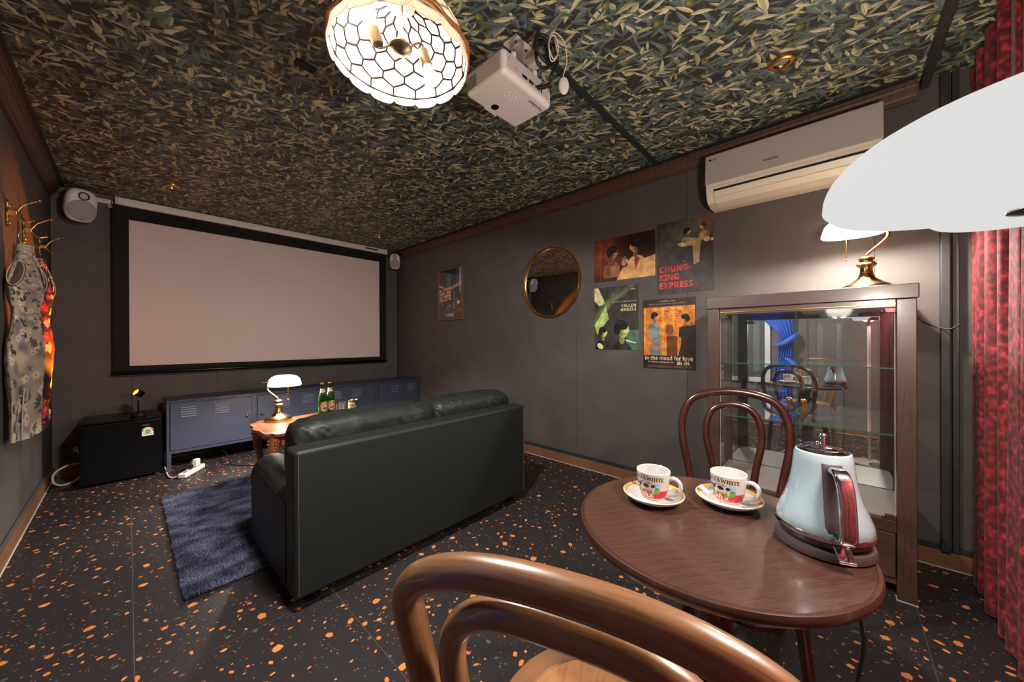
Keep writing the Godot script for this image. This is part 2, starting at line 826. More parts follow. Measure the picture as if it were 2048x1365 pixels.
func paint_terrazzo() -> ImageTexture:
	var N := 1400
	var cv := Cv.new(N, N, c8(46, 43, 45))
	cv.wrap = true
	var g := rng(5)
	var kinds := [
		[5600, 0.6, 2.0, [c8(96, 84, 78), c8(78, 84, 82), c8(150, 96, 62), c8(120, 112, 104), c8(66, 60, 58)]],
		[900, 2.0, 6.0, [c8(92, 84, 78), c8(84, 98, 94), c8(74, 68, 66), c8(110, 104, 96)]],
		[560, 2.5, 6.5, [c8(214, 118, 56), c8(196, 98, 50), c8(176, 92, 60), c8(222, 130, 66)]],
		[90, 8.0, 15.0, [c8(88, 104, 98), c8(80, 92, 88), c8(104, 96, 90)]],
		[250, 7.0, 16.0, [c8(222, 128, 64), c8(232, 144, 76), c8(212, 116, 58)]],
		[26, 18.0, 26.0, [c8(224, 132, 66), c8(232, 146, 78)]],
	]
	var big := []
	for k in range(kinds.size() - 1, -1, -1):
		for i in kinds[k][0]:
			var x := g.randf() * N
			var y := g.randf() * N
			var r := g.randf_range(kinds[k][1], kinds[k][2])
			if r > 4.0:
				var clash := false
				for o in big:
					var dx := absf(o.x - x)
					var dy := absf(o.y - y)
					dx = minf(dx, N - dx)
					dy = minf(dy, N - dy)
					if dx * dx + dy * dy < pow(o.z + r + (14.0 if r > 8.0 else 2.0), 2.0):
						clash = true
						break
				if clash:
					continue
				big.append(Vector3(x, y, r))
			var c: Color = kinds[k][3][g.randi() % kinds[k][3].size()]
			if r < 1.6:
				cv.px(int(x), int(y), c, 0.9)
				if r > 1.0:
					cv.px(int(x) + 1, int(y), c, 0.7)
				continue
			var el := g.randf_range(0.5, 0.9)
			var rot := g.randf() * TAU
			var p := PackedVector2Array()
			var m := 6 + g.randi() % 4
			for j in m:
				var a := TAU * (j + g.randf_range(-0.3, 0.3)) / m
				p.append(Vector2(cos(a) * r, sin(a) * r * el).rotated(rot) * g.randf_range(0.78, 1.15) + Vector2(x, y))
			cv.poly(p, c)
			if r > 9.0:
				for j in int(r * 0.5):
					var o := Vector2(g.randf_range(-0.6, 0.6) * r, g.randf_range(-0.6, 0.6) * r * el).rotated(rot)
					cv.ell(x + o.x, y + o.y, g.randf_range(0.8, 2.2), g.randf_range(0.6, 1.4), c.darkened(0.2), 0.6, rot, 0.4)
	return cv.tex()


func make_materials() -> void:
	var fine := noise(3, 0.09, [Color.BLACK, Color.WHITE], 256)
	var cell := noise(9, 0.05, [Color.BLACK, Color.WHITE], 256, FastNoiseLite.TYPE_CELLULAR, 1)
	var m: StandardMaterial3D
	m = mat("wallpaper", Color.WHITE, 0.62)
	m.albedo_texture = paint_wallpaper()
	m.uv1_scale = Vector3(1.0 / 0.92, 1.0 / 0.92, 1)
	m = mat("terrazzo", Color.WHITE, 0.42, 0.0, 0.35)
	m.albedo_texture = paint_terrazzo()
	m.uv1_scale = Vector3(1.0 / 1.12, 1.0 / 1.12, 1)
	mat("grout", c8(100, 93, 88), 0.8)
	m = mat("wall", Color.WHITE, 0.6, 0.0, 0.3)
	m.albedo_texture = noise(21, 0.012, [c8(82, 76, 75), c8(86, 80, 78), c8(90, 84, 82)], 256, FastNoiseLite.TYPE_SIMPLEX_SMOOTH, 4)
	m.uv1_scale = Vector3(1.1, 1.1, 1)
	m.uv1_triplanar = true
	m.uv1_world_triplanar = true
	mat("shadow_gap", c8(28, 26, 26), 0.9)
	wood("trim_wood", 31, [c8(60, 40, 33), c8(90, 62, 52), c8(74, 50, 41)], 0.5)
	wood("base_wood", 32, [c8(98, 66, 44), c8(128, 88, 60), c8(112, 74, 50)], 0.5)
	mat("dark_green", c8(34, 46, 46), 0.55)
	mat("batten", c8(48, 46, 47), 0.5)
	mat("caulk", c8(196, 190, 184), 0.6)
	mat("white_plastic", c8(214, 208, 204), 0.4)
	mat("cream_plastic", c8(222, 212, 192), 0.35)
	mat("grey_panel", c8(172, 164, 160), 0.4)
	mat("pale_grey", c8(178, 172, 170), 0.55)
	mat("black_plastic", c8(16, 16, 17), 0.45, 0.0, 0.3)
	mat("matt_black", c8(16, 15, 16), 0.7)
	mat("ink", c8(24, 22, 22), 0.6)
	mat("black_gloss", c8(9, 9, 11), 0.25, 0.0, 0.3)
	mat("bronze", c8(66, 54, 42), 0.4, 0.85)
	mat("locker_blue_lit", c8(92, 96, 114), 0.3)  # locker blue made lighter: light caught by the tilted louvres, put into the colour
	mat("brass", c8(196, 160, 96), 0.22, 1.0)
	mat("old_brass", c8(170, 140, 92), 0.26, 1.0)
	mat("gold", c8(214, 164, 84), 0.25, 1.0)
	mat("chrome", c8(205, 205, 208), 0.06, 1.0)
	mat("steel", c8(160, 156, 150), 0.25, 1.0)
	mat("mirror", c8(226, 232, 230), 0.0, 1.0)
	m = mat("screen_white", c8(206, 192, 188), 0.85, 0.0, 0.2)
	mat("screen_black", c8(34, 32, 33), 0.8, 0.0, 0.2)
	m = mat("leather", c8(31, 35, 34), 0.48, 0.0, 0.38)
	bumped(m, cell, 0.05, Vector3(9, 9, 9))
	m.uv1_triplanar = true
	mat("thread", c8(96, 100, 94), 0.7)
	mat("locker_blue", c8(56, 60, 77), 0.34)
	m = wood("table_wood", 41, [c8(36, 22, 18), c8(72, 46, 37), c8(52, 32, 26), c8(80, 53, 43)], 0.3, 0.4, Vector3(1.6, 42, 1))
	m = wood("dark_chair", 42, [c8(38, 17, 14), c8(66, 30, 24)], 0.25, 0.7, Vector3(3, 30, 1))
	m = wood("tan_chair", 43, [c8(86, 56, 34), c8(122, 84, 54), c8(104, 70, 43)], 0.32, 0.5, Vector3(2.5, 30, 1))
	m = wood("seat_wood", 44, [c8(124, 82, 48), c8(152, 106, 66), c8(138, 94, 56)], 0.34, 0.5, Vector3(2.0, 14, 1))
	m = wood("cabinet_wood", 45, [c8(58, 42, 37), c8(80, 58, 51), c8(68, 49, 43)], 0.36, 0.3)
	m = wood("carved_wood", 46, [c8(104, 54, 28), c8(152, 86, 48), c8(126, 68, 36)], 0.3, 0.5)
	glass("clear_glass", c8(120, 130, 130), 0.015)
	glass("shelf_glass", c8(60, 110, 100), 0.08)
	m = glass("green_edge", c8(40, 110, 98), 0.55)
	m = mat("bottle_glass", Color(0.16, 0.42, 0.1, 0.12), 0.03)
	m.transparency = BaseMaterial3D.TRANSPARENCY_ALPHA
	m.refraction_enabled = true
	m.refraction_scale = 0.05
	mat("porcelain", c8(188, 185, 184), 0.14)
	mat("saucer_gold", c8(206, 150, 62), 0.3)
	m = mat("kettle_blue", c8(138, 155, 163), 0.16)
	m.clearcoat_enabled = true
	m.clearcoat = 0.8
	m.clearcoat_roughness = 0.04
	mat("kettle_base", c8(62, 52, 54), 0.4)
	wood("table_rim", 47, [c8(36, 20, 16), c8(60, 36, 29), c8(47, 28, 23)], 0.28, 0.5, Vector3(3, 20, 1))
	mat("window_glass", c8(70, 76, 76), 0.15)
	m = mat("shade_opal", c8(240, 238, 232), 0.35)
	m.backlight_enabled = true
	m.backlight = Color(0.9, 0.88, 0.84)
	m = mat("tiffany_white", c8(206, 190, 166), 0.3)
	m.backlight_enabled = true
	m.backlight = Color(0.66, 0.64, 0.60)
	m = mat("tiffany_amber", c8(150, 92, 48), 0.3)
	m.backlight_enabled = true
	m.backlight = Color(0.30, 0.18, 0.08)
	m = mat("tiffany_cream", c8(186, 160, 128), 0.3)
	m.backlight_enabled = true
	m.backlight = Color(0.5, 0.42, 0.32)
	mat("lead", c8(9, 7, 6), 0.9, 0.0, 0.1)
	emissive("bulb", Color(1.0, 0.95, 0.88), 6.0)
	emissive("sunset_glow", Color(1.0, 0.55, 0.06), 7.0)
	m = emissive("floor_shade", c8(222, 221, 220), 0.86)
	m.albedo_color = c8(8, 8, 8)
	m.metallic_specular = 0.0
	m.roughness = 1.0
	m = mat("velvet", Color.WHITE, 0.75)
	m.albedo_texture = noise(61, 0.055, [c8(52, 6, 10), c8(74, 10, 15), c8(132, 24, 32), c8(214, 74, 78)], 512, FastNoiseLite.TYPE_SIMPLEX_SMOOTH, 5)
	m.uv1_scale = Vector3(1.7, 0.9, 1)
	m.rim_enabled = true
	m.rim = 0.2
	m.rim_tint = 0.9
	m = mat("blue_cloth", c8(36, 84, 176), 0.7)
	m.rim_enabled = true
	m.rim = 0.4
	m = mat("rug_base", c8(52, 54, 68), 0.95)
	m = mat("rug_pile", Color.WHITE, 0.8)
	m.vertex_color_use_as_albedo = true
	m.vertex_color_is_srgb = true
	mat("cord_white", c8(206, 194, 182), 0.5)
	mat("cord_black", c8(20, 20, 20), 0.5)
	mat("red_plastic", c8(200, 60, 40), 0.4)
	mat("grille", c8(150, 146, 146), 0.7)
	mat("blue_badge", c8(30, 50, 110), 0.4)


# ------------------------------------------------------------------ the setting
func strip_panels(parent: Node3D, edges: Array, y0: float, y1: float, at: float, axis: String, face: float) -> void:
	# papered boards with a hairline between them; face = which way they look
	for i in edges.size() - 1:
		var a: float = edges[i]
		var b: float = edges[i + 1]
		var w := absf(b - a) - 0.0016
		var c := (a + b) * 0.5
		var h := y1 - y0
		var mb := MB.new()
		if axis == "x":
			mb.box(Vector3(at - face * 0.002, (y0 + y1) * 0.5, c), Vector3(0.004, h, w), 0.0008)
		else:
			mb.box(Vector3(c, (y0 + y1) * 0.5, at - face * 0.002), Vector3(w, h, 0.004), 0.0008)
		part("panel", mb, M.wall, parent)


func moulding(parent: Node3D, a: Vector3, b: Vector3, into: Vector3, called: String) -> void:
	# crown moulding swept from a to b along the ceiling edge; "into" points into the room
	var prof := [Vector2(0, -0.088), Vector2(0.012, -0.088), Vector2(0.014, -0.074), Vector2(0.02, -0.07), Vector2(0.024, -0.058), Vector2(0.034, -0.046), Vector2(0.046, -0.036), Vector2(0.05, -0.024), Vector2(0.058, -0.02), Vector2(0.06, -0.008), Vector2(0.066, -0.006), Vector2(0.066, 0.0), Vector2(0, 0)]
	var mb := MB.new()
	var l := a.distance_to(b)
	var dirz := (b - a).normalized()
	mb.xf = Transform3D(Basis(into, Vector3.UP, into.cross(Vector3.UP)), (a + b) * 0.5)
	var pg := PackedVector2Array(prof)
	mb.prism(pg, l, 0.0, 20.0)
	part(called, mb, M.trim_wood, parent)


func make_room() -> void:
	# floor: a bed and one mesh for each tile
	var fl := structure(MeshInstance3D.new()) as MeshInstance3D
	fl.mesh = bx(Vector3((XL + XR) / 2, -0.0512, (ZB + ZF) / 2), Vector3(XR - XL + 0.3, 0.1, ZF - ZB + 0.3)).mesh()
	fl.material_override = M.grout
	put("floor", fl, self)
	var g := rng(77)
	for i in range(-1, 5):
		for j in range(-5, 2):
			var x0 := 0.01 + i * 0.6
			var z0 := 0.232 + j * 0.937
			var x1 := minf(x0 + 0.6, XR)
			var z1 := minf(z0 + 0.937, ZF)
			x0 = maxf(x0, XL)
			z0 = maxf(z0, ZB)
			if x1 - x0 < 0.01 or z1 - z0 < 0.01:
				continue
			var mb := MB.new()
			mb.box(Vector3((x0 + x1) / 2, -0.004, (z0 + z1) / 2), Vector3(x1 - x0 - 0.0017, 0.008, z1 - z0 - 0.0017), 0.0006, Vector2(g.randf(), g.randf()) * 1.2)
			part("tile", mb, M.terrazzo, fl)
	# ceiling
	var ce := MB.new()
	ce.box(Vector3((XL + XR) / 2, HC + 0.05, (ZB + ZF) / 2), Vector3(XR - XL + 0.3, 0.1, ZF - ZB + 0.3), 0.002)
	structure(part("ceiling", ce, M.wallpaper, self))
	# walls with thickness
	var W := {
		"wall_right": [Vector3(XR + 0.055, HC / 2, (ZB + ZF) / 2), Vector3(0.1, HC, ZF - ZB + 0.3)],
		"wall_left": [Vector3(XL - 0.055, HC / 2, (ZB + ZF) / 2), Vector3(0.1, HC, ZF - ZB + 0.3)],
		"wall_back": [Vector3((XL + XR) / 2, HC / 2, ZB - 0.055), Vector3(XR - XL + 0.3, HC, 0.1)],
		"wall_front": [Vector3((XL + XR) / 2, HC / 2, ZF + 0.055), Vector3(XR - XL + 0.3, HC, 0.1)],
	}
	var node := {}
	for k in W:
		node[k] = structure(part(k, bx(W[k][0], W[k][1]), M.shadow_gap, self))
	strip_panels(node["wall_right"], [-4.70, -3.78, -2.86, -2.42, -1.69, -0.78, 0.14, 0.62], 0, HC, XR, "x", -1.0)
	strip_panels(node["wall_left"], [-4.70, -3.80, -2.90, -2.0, -1.1, -0.2, 0.62], 0, HC, XL, "x", 1.0)
	strip_panels(node["wall_back"], [-0.43, 0.02, 0.62, 1.22, 1.82, 2.42, 2.66], 0, HC, ZB, "z", 1.0)
	strip_panels(node["wall_front"], [-0.43, 0.6, 1.6, 2.66], 0, HC, ZF, "z", -1.0)
	# crown mouldings
	for t in [[Vector3(XR, HC, ZB), Vector3(XR, HC, 0.285), Vector3(-1, 0, 0)], [Vector3(XL, HC, ZB), Vector3(XL, HC, 0.285), Vector3(1, 0, 0)], [Vector3(XL, HC, ZB), Vector3(XR, HC, ZB), Vector3(0, 0, 1)]]:
		var holder := structure(Node3D.new())
		holder.name = numbered("trim")
		add_child(holder)
		moulding(holder, t[0], t[1], t[2], "crown_moulding")
	# dark green edging strips beside the mouldings
	var ed := structure(Node3D.new())
	ed.name = numbered("trim")
	add_child(ed)
	part("edging_strip", bx(Vector3(XR - 0.084, HC - 0.004, (ZB + 0.28) / 2), Vector3(0.035, 0.008, 0.28 - ZB)), M.dark_green, ed)
	part("edging_strip", bx(Vector3(XL + 0.075, HC - 0.003, (ZB + 0.28) / 2), Vector3(0.02, 0.006, 0.28 - ZB)), M.dark_green, ed)
	# corner strip between back and right wall
	part("corner_strip", bx(Vector3(XR - 0.012, 1.14, ZB + 0.012), Vector3(0.018, 2.27, 0.018)), M.dark_green, ed)
	part("corner_strip", bx(Vector3(XL + 0.004, 1.14, ZB + 0.010), Vector3(0.006, 2.27, 0.018)), M.shadow_gap, ed)
	# baseboards with a pale caulk line on the floor
	var bb := {
		"baseboard_right": [Vector3(XR - 0.008, 0.04, (ZB + ZF) / 2), Vector3(0.014, 0.08, ZF - ZB - 0.02)],
		"baseboard_left": [Vector3(XL + 0.008, 0.04, (ZB + ZF) / 2), Vector3(0.014, 0.08, ZF - ZB - 0.02)],
		"baseboard_back": [Vector3((XL + XR) / 2, 0.04, ZB + 0.008), Vector3(XR - XL - 0.04, 0.08, 0.014)],
	}
	for k in bb:
		var b := structure(part(k, bx(bb[k][0], bb[k][1], 0.003), M.base_wood, self))
		var c: Vector3 = bb[k][0]
		var s: Vector3 = bb[k][1]
		if k == "baseboard_back":
			part("caulk_line", bx(c + Vector3(0, -0.038, 0.009), Vector3(s.x - 0.02, 0.004, 0.006), 0.001), M.caulk, b)
		else:
			var d := -1.0 if k == "baseboard_right" else 1.0
			part("caulk_line", bx(c + Vector3(d * 0.009, -0.038, 0), Vector3(0.006, 0.004, s.z - 0.04), 0.001), M.caulk, b)
			part("cap_strip", bx(c + Vector3(-d * 0.002, 0.055, 0), Vector3(0.008, 0.028, s.z - 0.02), 0.001), M.dark_green if d < 0 else M.wall, b)
	# timber batten across the ceiling where the mouldings stop, and the post on the right wall
	var t1 := structure(Node3D.new())
	t1.name = numbered("trim")
	add_child(t1)
	part("ceiling_batten", bx(Vector3((XL + XR) / 2, HC - 0.022, 0.31), Vector3(XR - XL - 0.01, 0.042, 0.03), 0.003), M.batten, t1)
	part("wall_post", bx(Vector3(XR - 0.02, 1.225, 0.372), Vector3(0.036, 2.28, 0.03), 0.003), M.batten, t1)
	part("wall_post", bx(Vector3(XR - 0.012, 1.225, 0.405), Vector3(0.02, 2.28, 0.022), 0.003), M.batten, t1)
	# window in the left wall, half hidden by the blue curtain; only mirrors show it
	var wn := structure(Node3D.new())
	wn.name = "window_1"
	add_child(wn)
	part("pane", bx(Vector3(XL + 0.010, 1.25, -1.02), Vector3(0.006, 1.3, 0.62), 0.001), M.window_glass, wn)
	for z in [-1.36, -0.68]:
		part("frame", bx(Vector3(XL + 0.018, 1.25, z), Vector3(0.03, 1.42, 0.06), 0.004), M.pale_grey, wn)
	for y in [0.57, 1.93]:
		part("frame", bx(Vector3(XL + 0.018, y, -1.02), Vector3(0.03, 0.06, 0.62), 0.004), M.pale_grey, wn)


# ------------------------------------------------------------------ hung from the ceiling
func make_ceiling_things() -> void:
	make_tiffany()
	make_projector()
	# three recessed spots
	for s in [[2.031, -0.19, "gold ringed recessed ceiling spotlight above the air conditioner"], [0.249, -3.98, "gold ringed ceiling spotlight above the left part of the screen"], [2.06, -4.07, "gold ringed ceiling spotlight above the right end of the screen"]]:
		var t := thing("downlight", s[2], "ceiling light", Vector3(s[0], HC, s[1]), 0.0, "recessed ceiling spotlights")
		part("ring", lt([Vector2(0.030, -0.003), Vector2(0.032, -0.012), Vector2(0.040, -0.012), Vector2(0.050, -0.006), Vector2(0.052, 0.0)], 28), M.gold, t)
		part("lens", lt([Vector2(0.0, -0.004), Vector2(0.02, -0.005), Vector2(0.031, -0.003)], 24), M.chrome, t)
	# small black plate stuck to the ceiling between lamp and screen
	var bp := bx(Vector3.ZERO, Vector3(0.085, 0.006, 0.045), 0.001)
	var b := part("black_plate", bp, M.matt_black, self)
	b.position = Vector3(0.557, HC - 0.003, -1.80)
	b.rotation.y = 0.12
	tag(b, "small black rectangular plate stuck to the leaf ceiling beyond the stained glass lamp", "plate")
	# cable duct from the projector to the right wall
	var cd := part("cable_duct", bx(Vector3(1.92, HC - 0.008, -0.955), Vector3(1.33, 0.016, 0.03), 0.003), M.dark_green, self)
	tag(cd, "dark green cable duct running along the ceiling from projector to right wall", "cable duct")


func make_tiffany() -> void:
	var at := Vector3(0.593, 2.0, -1.024)
	var t := thing("stained_glass_lamp", "cream and amber stained glass dome lamp lit from inside, hung from the ceiling", "pendant lamp", at)
	# dome profile from rim to crown
	var N := 16
	var prof := []
	for i in 7:
		var a := i / 6.0 * PI * 0.5 * 0.88
		prof.append(Vector2(0.205 * cos(a) + 0.004, 0.012 + 0.172 * sin(a)))
	var lead := MB.new()
	var shade := Node3D.new()
	shade.name = "shade"
	t.add_child(shade)
	for i in 6:
		for k in N:
			var st := 0.5 if i % 2 == 1 else 0.0
			var a0 := TAU * (k + st) / N
			var a1 := TAU * (k + st + 1.0) / N
			var rows := []
			for y in 3:
				var f := y / 2.0
				var row := PackedVector3Array()
				for x in 5:
					var a := lerpf(a0, a1, x / 4.0)
					# honeycomb: each ring of joints zigzags between the ribs above and below
					var zig := 0.24 * cos(a * N)
					var lo := float(i) + (zig if i % 2 == 0 else zig) * (1.0 if i > 0 else 0.0)
					var hi := float(i + 1) + zig * (-1.0 if (i + 1) % 2 == 1 else 1.0) * (1.0 if i < 5 else 0.0)
					lo = float(i) + zig * (-1.0 if i % 2 == 1 else 1.0) * (1.0 if i > 0 else 0.0)
					var g := clampf(lerpf(lo, hi, f), 0.0, 6.0)
					var gi := mini(int(g), 5)
					var p: Vector2 = prof[gi].lerp(prof[gi + 1], g - gi)
					row.append(Vector3(cos(a) * p.x, p.y, sin(a) * p.x))
				rows.append(row)
			var inner := []
			for r in rows:
				var q := PackedVector3Array()
				for e in r:
					q.append(e - Vector3(e.x, (e.y - 0.01) * 0.9, e.z).normalized() * 0.003)
				inner.append(q)
			var mb := MB.new()
			mb.skin(rows, false, true)
			mb.skin(inner)
			var am := false
			part("glass_pane", mb, M.tiffany_amber if am else (M.tiffany_white if (i * 5 + k * 3) % 4 else M.tiffany_cream), shade)
			var q0: PackedVector3Array = rows[0]
			var li := func(e: Vector3) -> Vector3: return e - Vector3(e.x, (e.y - 0.01) * 0.9, e.z).normalized() * 0.003
			lead.tube(PackedVector3Array([li.call(q0[0]), li.call(q0[1]), li.call(q0[2]), li.call(q0[3]), li.call(q0[4])]), 0.0034, 6, false, false)
			lead.tube(PackedVector3Array([li.call(rows[0][0]), li.call(rows[1][0]), li.call(rows[2][0])]), 0.0034, 6, false, false)
	part("leading", lead, M.lead, shade)
	# scalloped rim of drop shaped pieces
	for k in N:
		var a := TAU * (k + 0.5) / N
		var mb := MB.new()
		var pts := PackedVector2Array()
		var hw := PI * 0.209 / N
		for j in 9:
			var u := -1.0 + j / 4.0
			pts.append(Vector2(u * hw, -0.006 - 0.014 * sqrt(maxf(0.0, 1.0 - u * u)) - 0.004 * sin(k * 2.3)))
		pts.append(Vector2(hw, 0.014))
		pts.append(Vector2(-hw, 0.014))
		mb.xf = Transform3D(Basis(Vector3.UP, -a + PI / 2), Vector3(cos(a), 0, sin(a)) * 0.2065)
		mb.prism(pts, 0.004, 0.001, 40.0)
		part("rim_piece", mb, M.tiffany_white, shade)
	# outer amber band above the rim
	var band := MB.new()
	var ring := []
	for k in 65:
		var a := TAU * k / 64.0
		ring.append(Vector3(cos(a) * (0.2125 + 0.002 * sin(a * 16)), 0.022 + 0.006 * sin(a * 8), sin(a) * (0.2125 + 0.002 * sin(a * 16))))
	ring.pop_back()
	band.tube(PackedVector3Array(ring), 0.006, 6, true)
	part("rim_band", band, M.tiffany_amber, shade)
	# perforated crown, stem, hub, arms, sockets
	var cr := lt([Vector2(0.008, 0.168), Vector2(0.043, 0.168), Vector2(0.048, 0.176), Vector2(0.044, 0.186), Vector2(0.02, 0.2), Vector2(0.0, 0.205)], 28)
	part("crown", cr, M.steel, t)
	var holes := MB.new()
	for r in [0.018, 0.025, 0.032, 0.039]:
		var m := int(r * 700)
		for k in m:
			var a := TAU * k / m
			holes.xf = Transform3D(Basis(), Vector3(cos(a) * r, 0.1672, sin(a) * r))
			holes.lathe(PackedVector2Array([Vector2(0, -0.0004), Vector2(0.0016, -0.0004), Vector2(0.0016, 0.001)]), 6)
	var hp := part("perforation", holes, M.matt_black, t)
	hp.set_meta("kind", "stuff")
	part("stem", tb([Vector3(0, 0.37, 0), Vector3(0, 0.2, 0), Vector3(0, 0.1, 0), Vector3(0, 0.03, 0)], 0.0075, 12), M.steel, t)
	part("ceiling_rose", lt([Vector2(0.0, 0.32), Vector2(0.03, 0.325), Vector2(0.055, 0.345), Vector2(0.06, 0.369), Vector2(0.0, 0.369)], 28), M.old_brass, t)
	part("hub", lt([Vector2(0.0, 0.014), Vector2(0.008, 0.016), Vector2(0.03, 0.026), Vector2(0.036, 0.034), Vector2(0.028, 0.046), Vector2(0.0, 0.05)], 28), M.bronze, t)
	var f := Vector3(0.4364, 0, -0.9)   # away from the camera
	var rt := Vector3(0.9, 0, 0.4364)
	for sgn in [-1.0, 1.0]:
		var d: Vector3 = rt * sgn
		var e: Vector3 = d * 0.075 + f * 0.012 * sgn
		part("arm", tb(Array(curve([d * 0.026 + Vector3(0, 0.04, 0), d * 0.045 + Vector3(0, 0.062 if sgn > 0 else 0.026, 0), d * 0.066 + Vector3(0, 0.066 if sgn > 0 else 0.016, 0), e + Vector3(0, 0.05 if sgn > 0 else 0.03, 0)], 6)), 0.0040, 8), M.bronze, t)
		var so := MB.new()
		var up: Vector3 = (Vector3.UP * (1.0 if sgn < 0 else -1.0) + d * 0.35).normalized()
		so.xf = Transform3D(Basis(Quaternion(Vector3.UP, up)), e + Vector3(0, 0.036, 0))
		so.lathe(PackedVector2Array([Vector2(0, -0.022), Vector2(0.016, -0.022), Vector2(0.018, -0.018), Vector2(0.018, 0.026), Vector2(0.015, 0.028), Vector2(0, 0.02)]), 24)
		var sk := part("socket", so, M.bronze, t)
		var bu := MB.new()
		bu.xf = Transform3D(Basis(Quaternion(Vector3.UP, up)), e + Vector3(0, 0.036, 0) + up * 0.026)
		bu.lathe(PackedVector2Array([Vector2(0.0, 0.0), Vector2(0.012, 0.0), Vector2(0.013, 0.014), Vector2(0.026, 0.04), Vector2(0.027, 0.052), Vector2(0.018, 0.06), Vector2(0.0, 0.063)]), 24)
		part("bulb", bu, M.bulb, t)
		if sgn < 0:
			omni("pendant_glow", at + e + Vector3(0, 0.036, 0) + up * 0.066, LAMP_GLOW, Color(1.0, 0.98, 0.95), 0.03)


	# the bulbs throw most of their light down and out of the open dome
	var sp := SpotLight3D.new()
	sp.name = "pendant_light"
	sp.light_color = Color(1.0, 0.98, 0.955)
	sp.light_energy = LAMP_PENDANT
	sp.spot_angle = 88.0
	sp.spot_angle_attenuation = 0.15
	sp.spot_range = 9.0
	sp.light_size = 0.07
	sp.shadow_enabled = true
	add_child(sp)
	sp.position = at + Vector3(0, -0.03, 0)
	sp.rotation.x = -PI / 2 + 0.30   # tilted a little towards the screen, as its bulb is


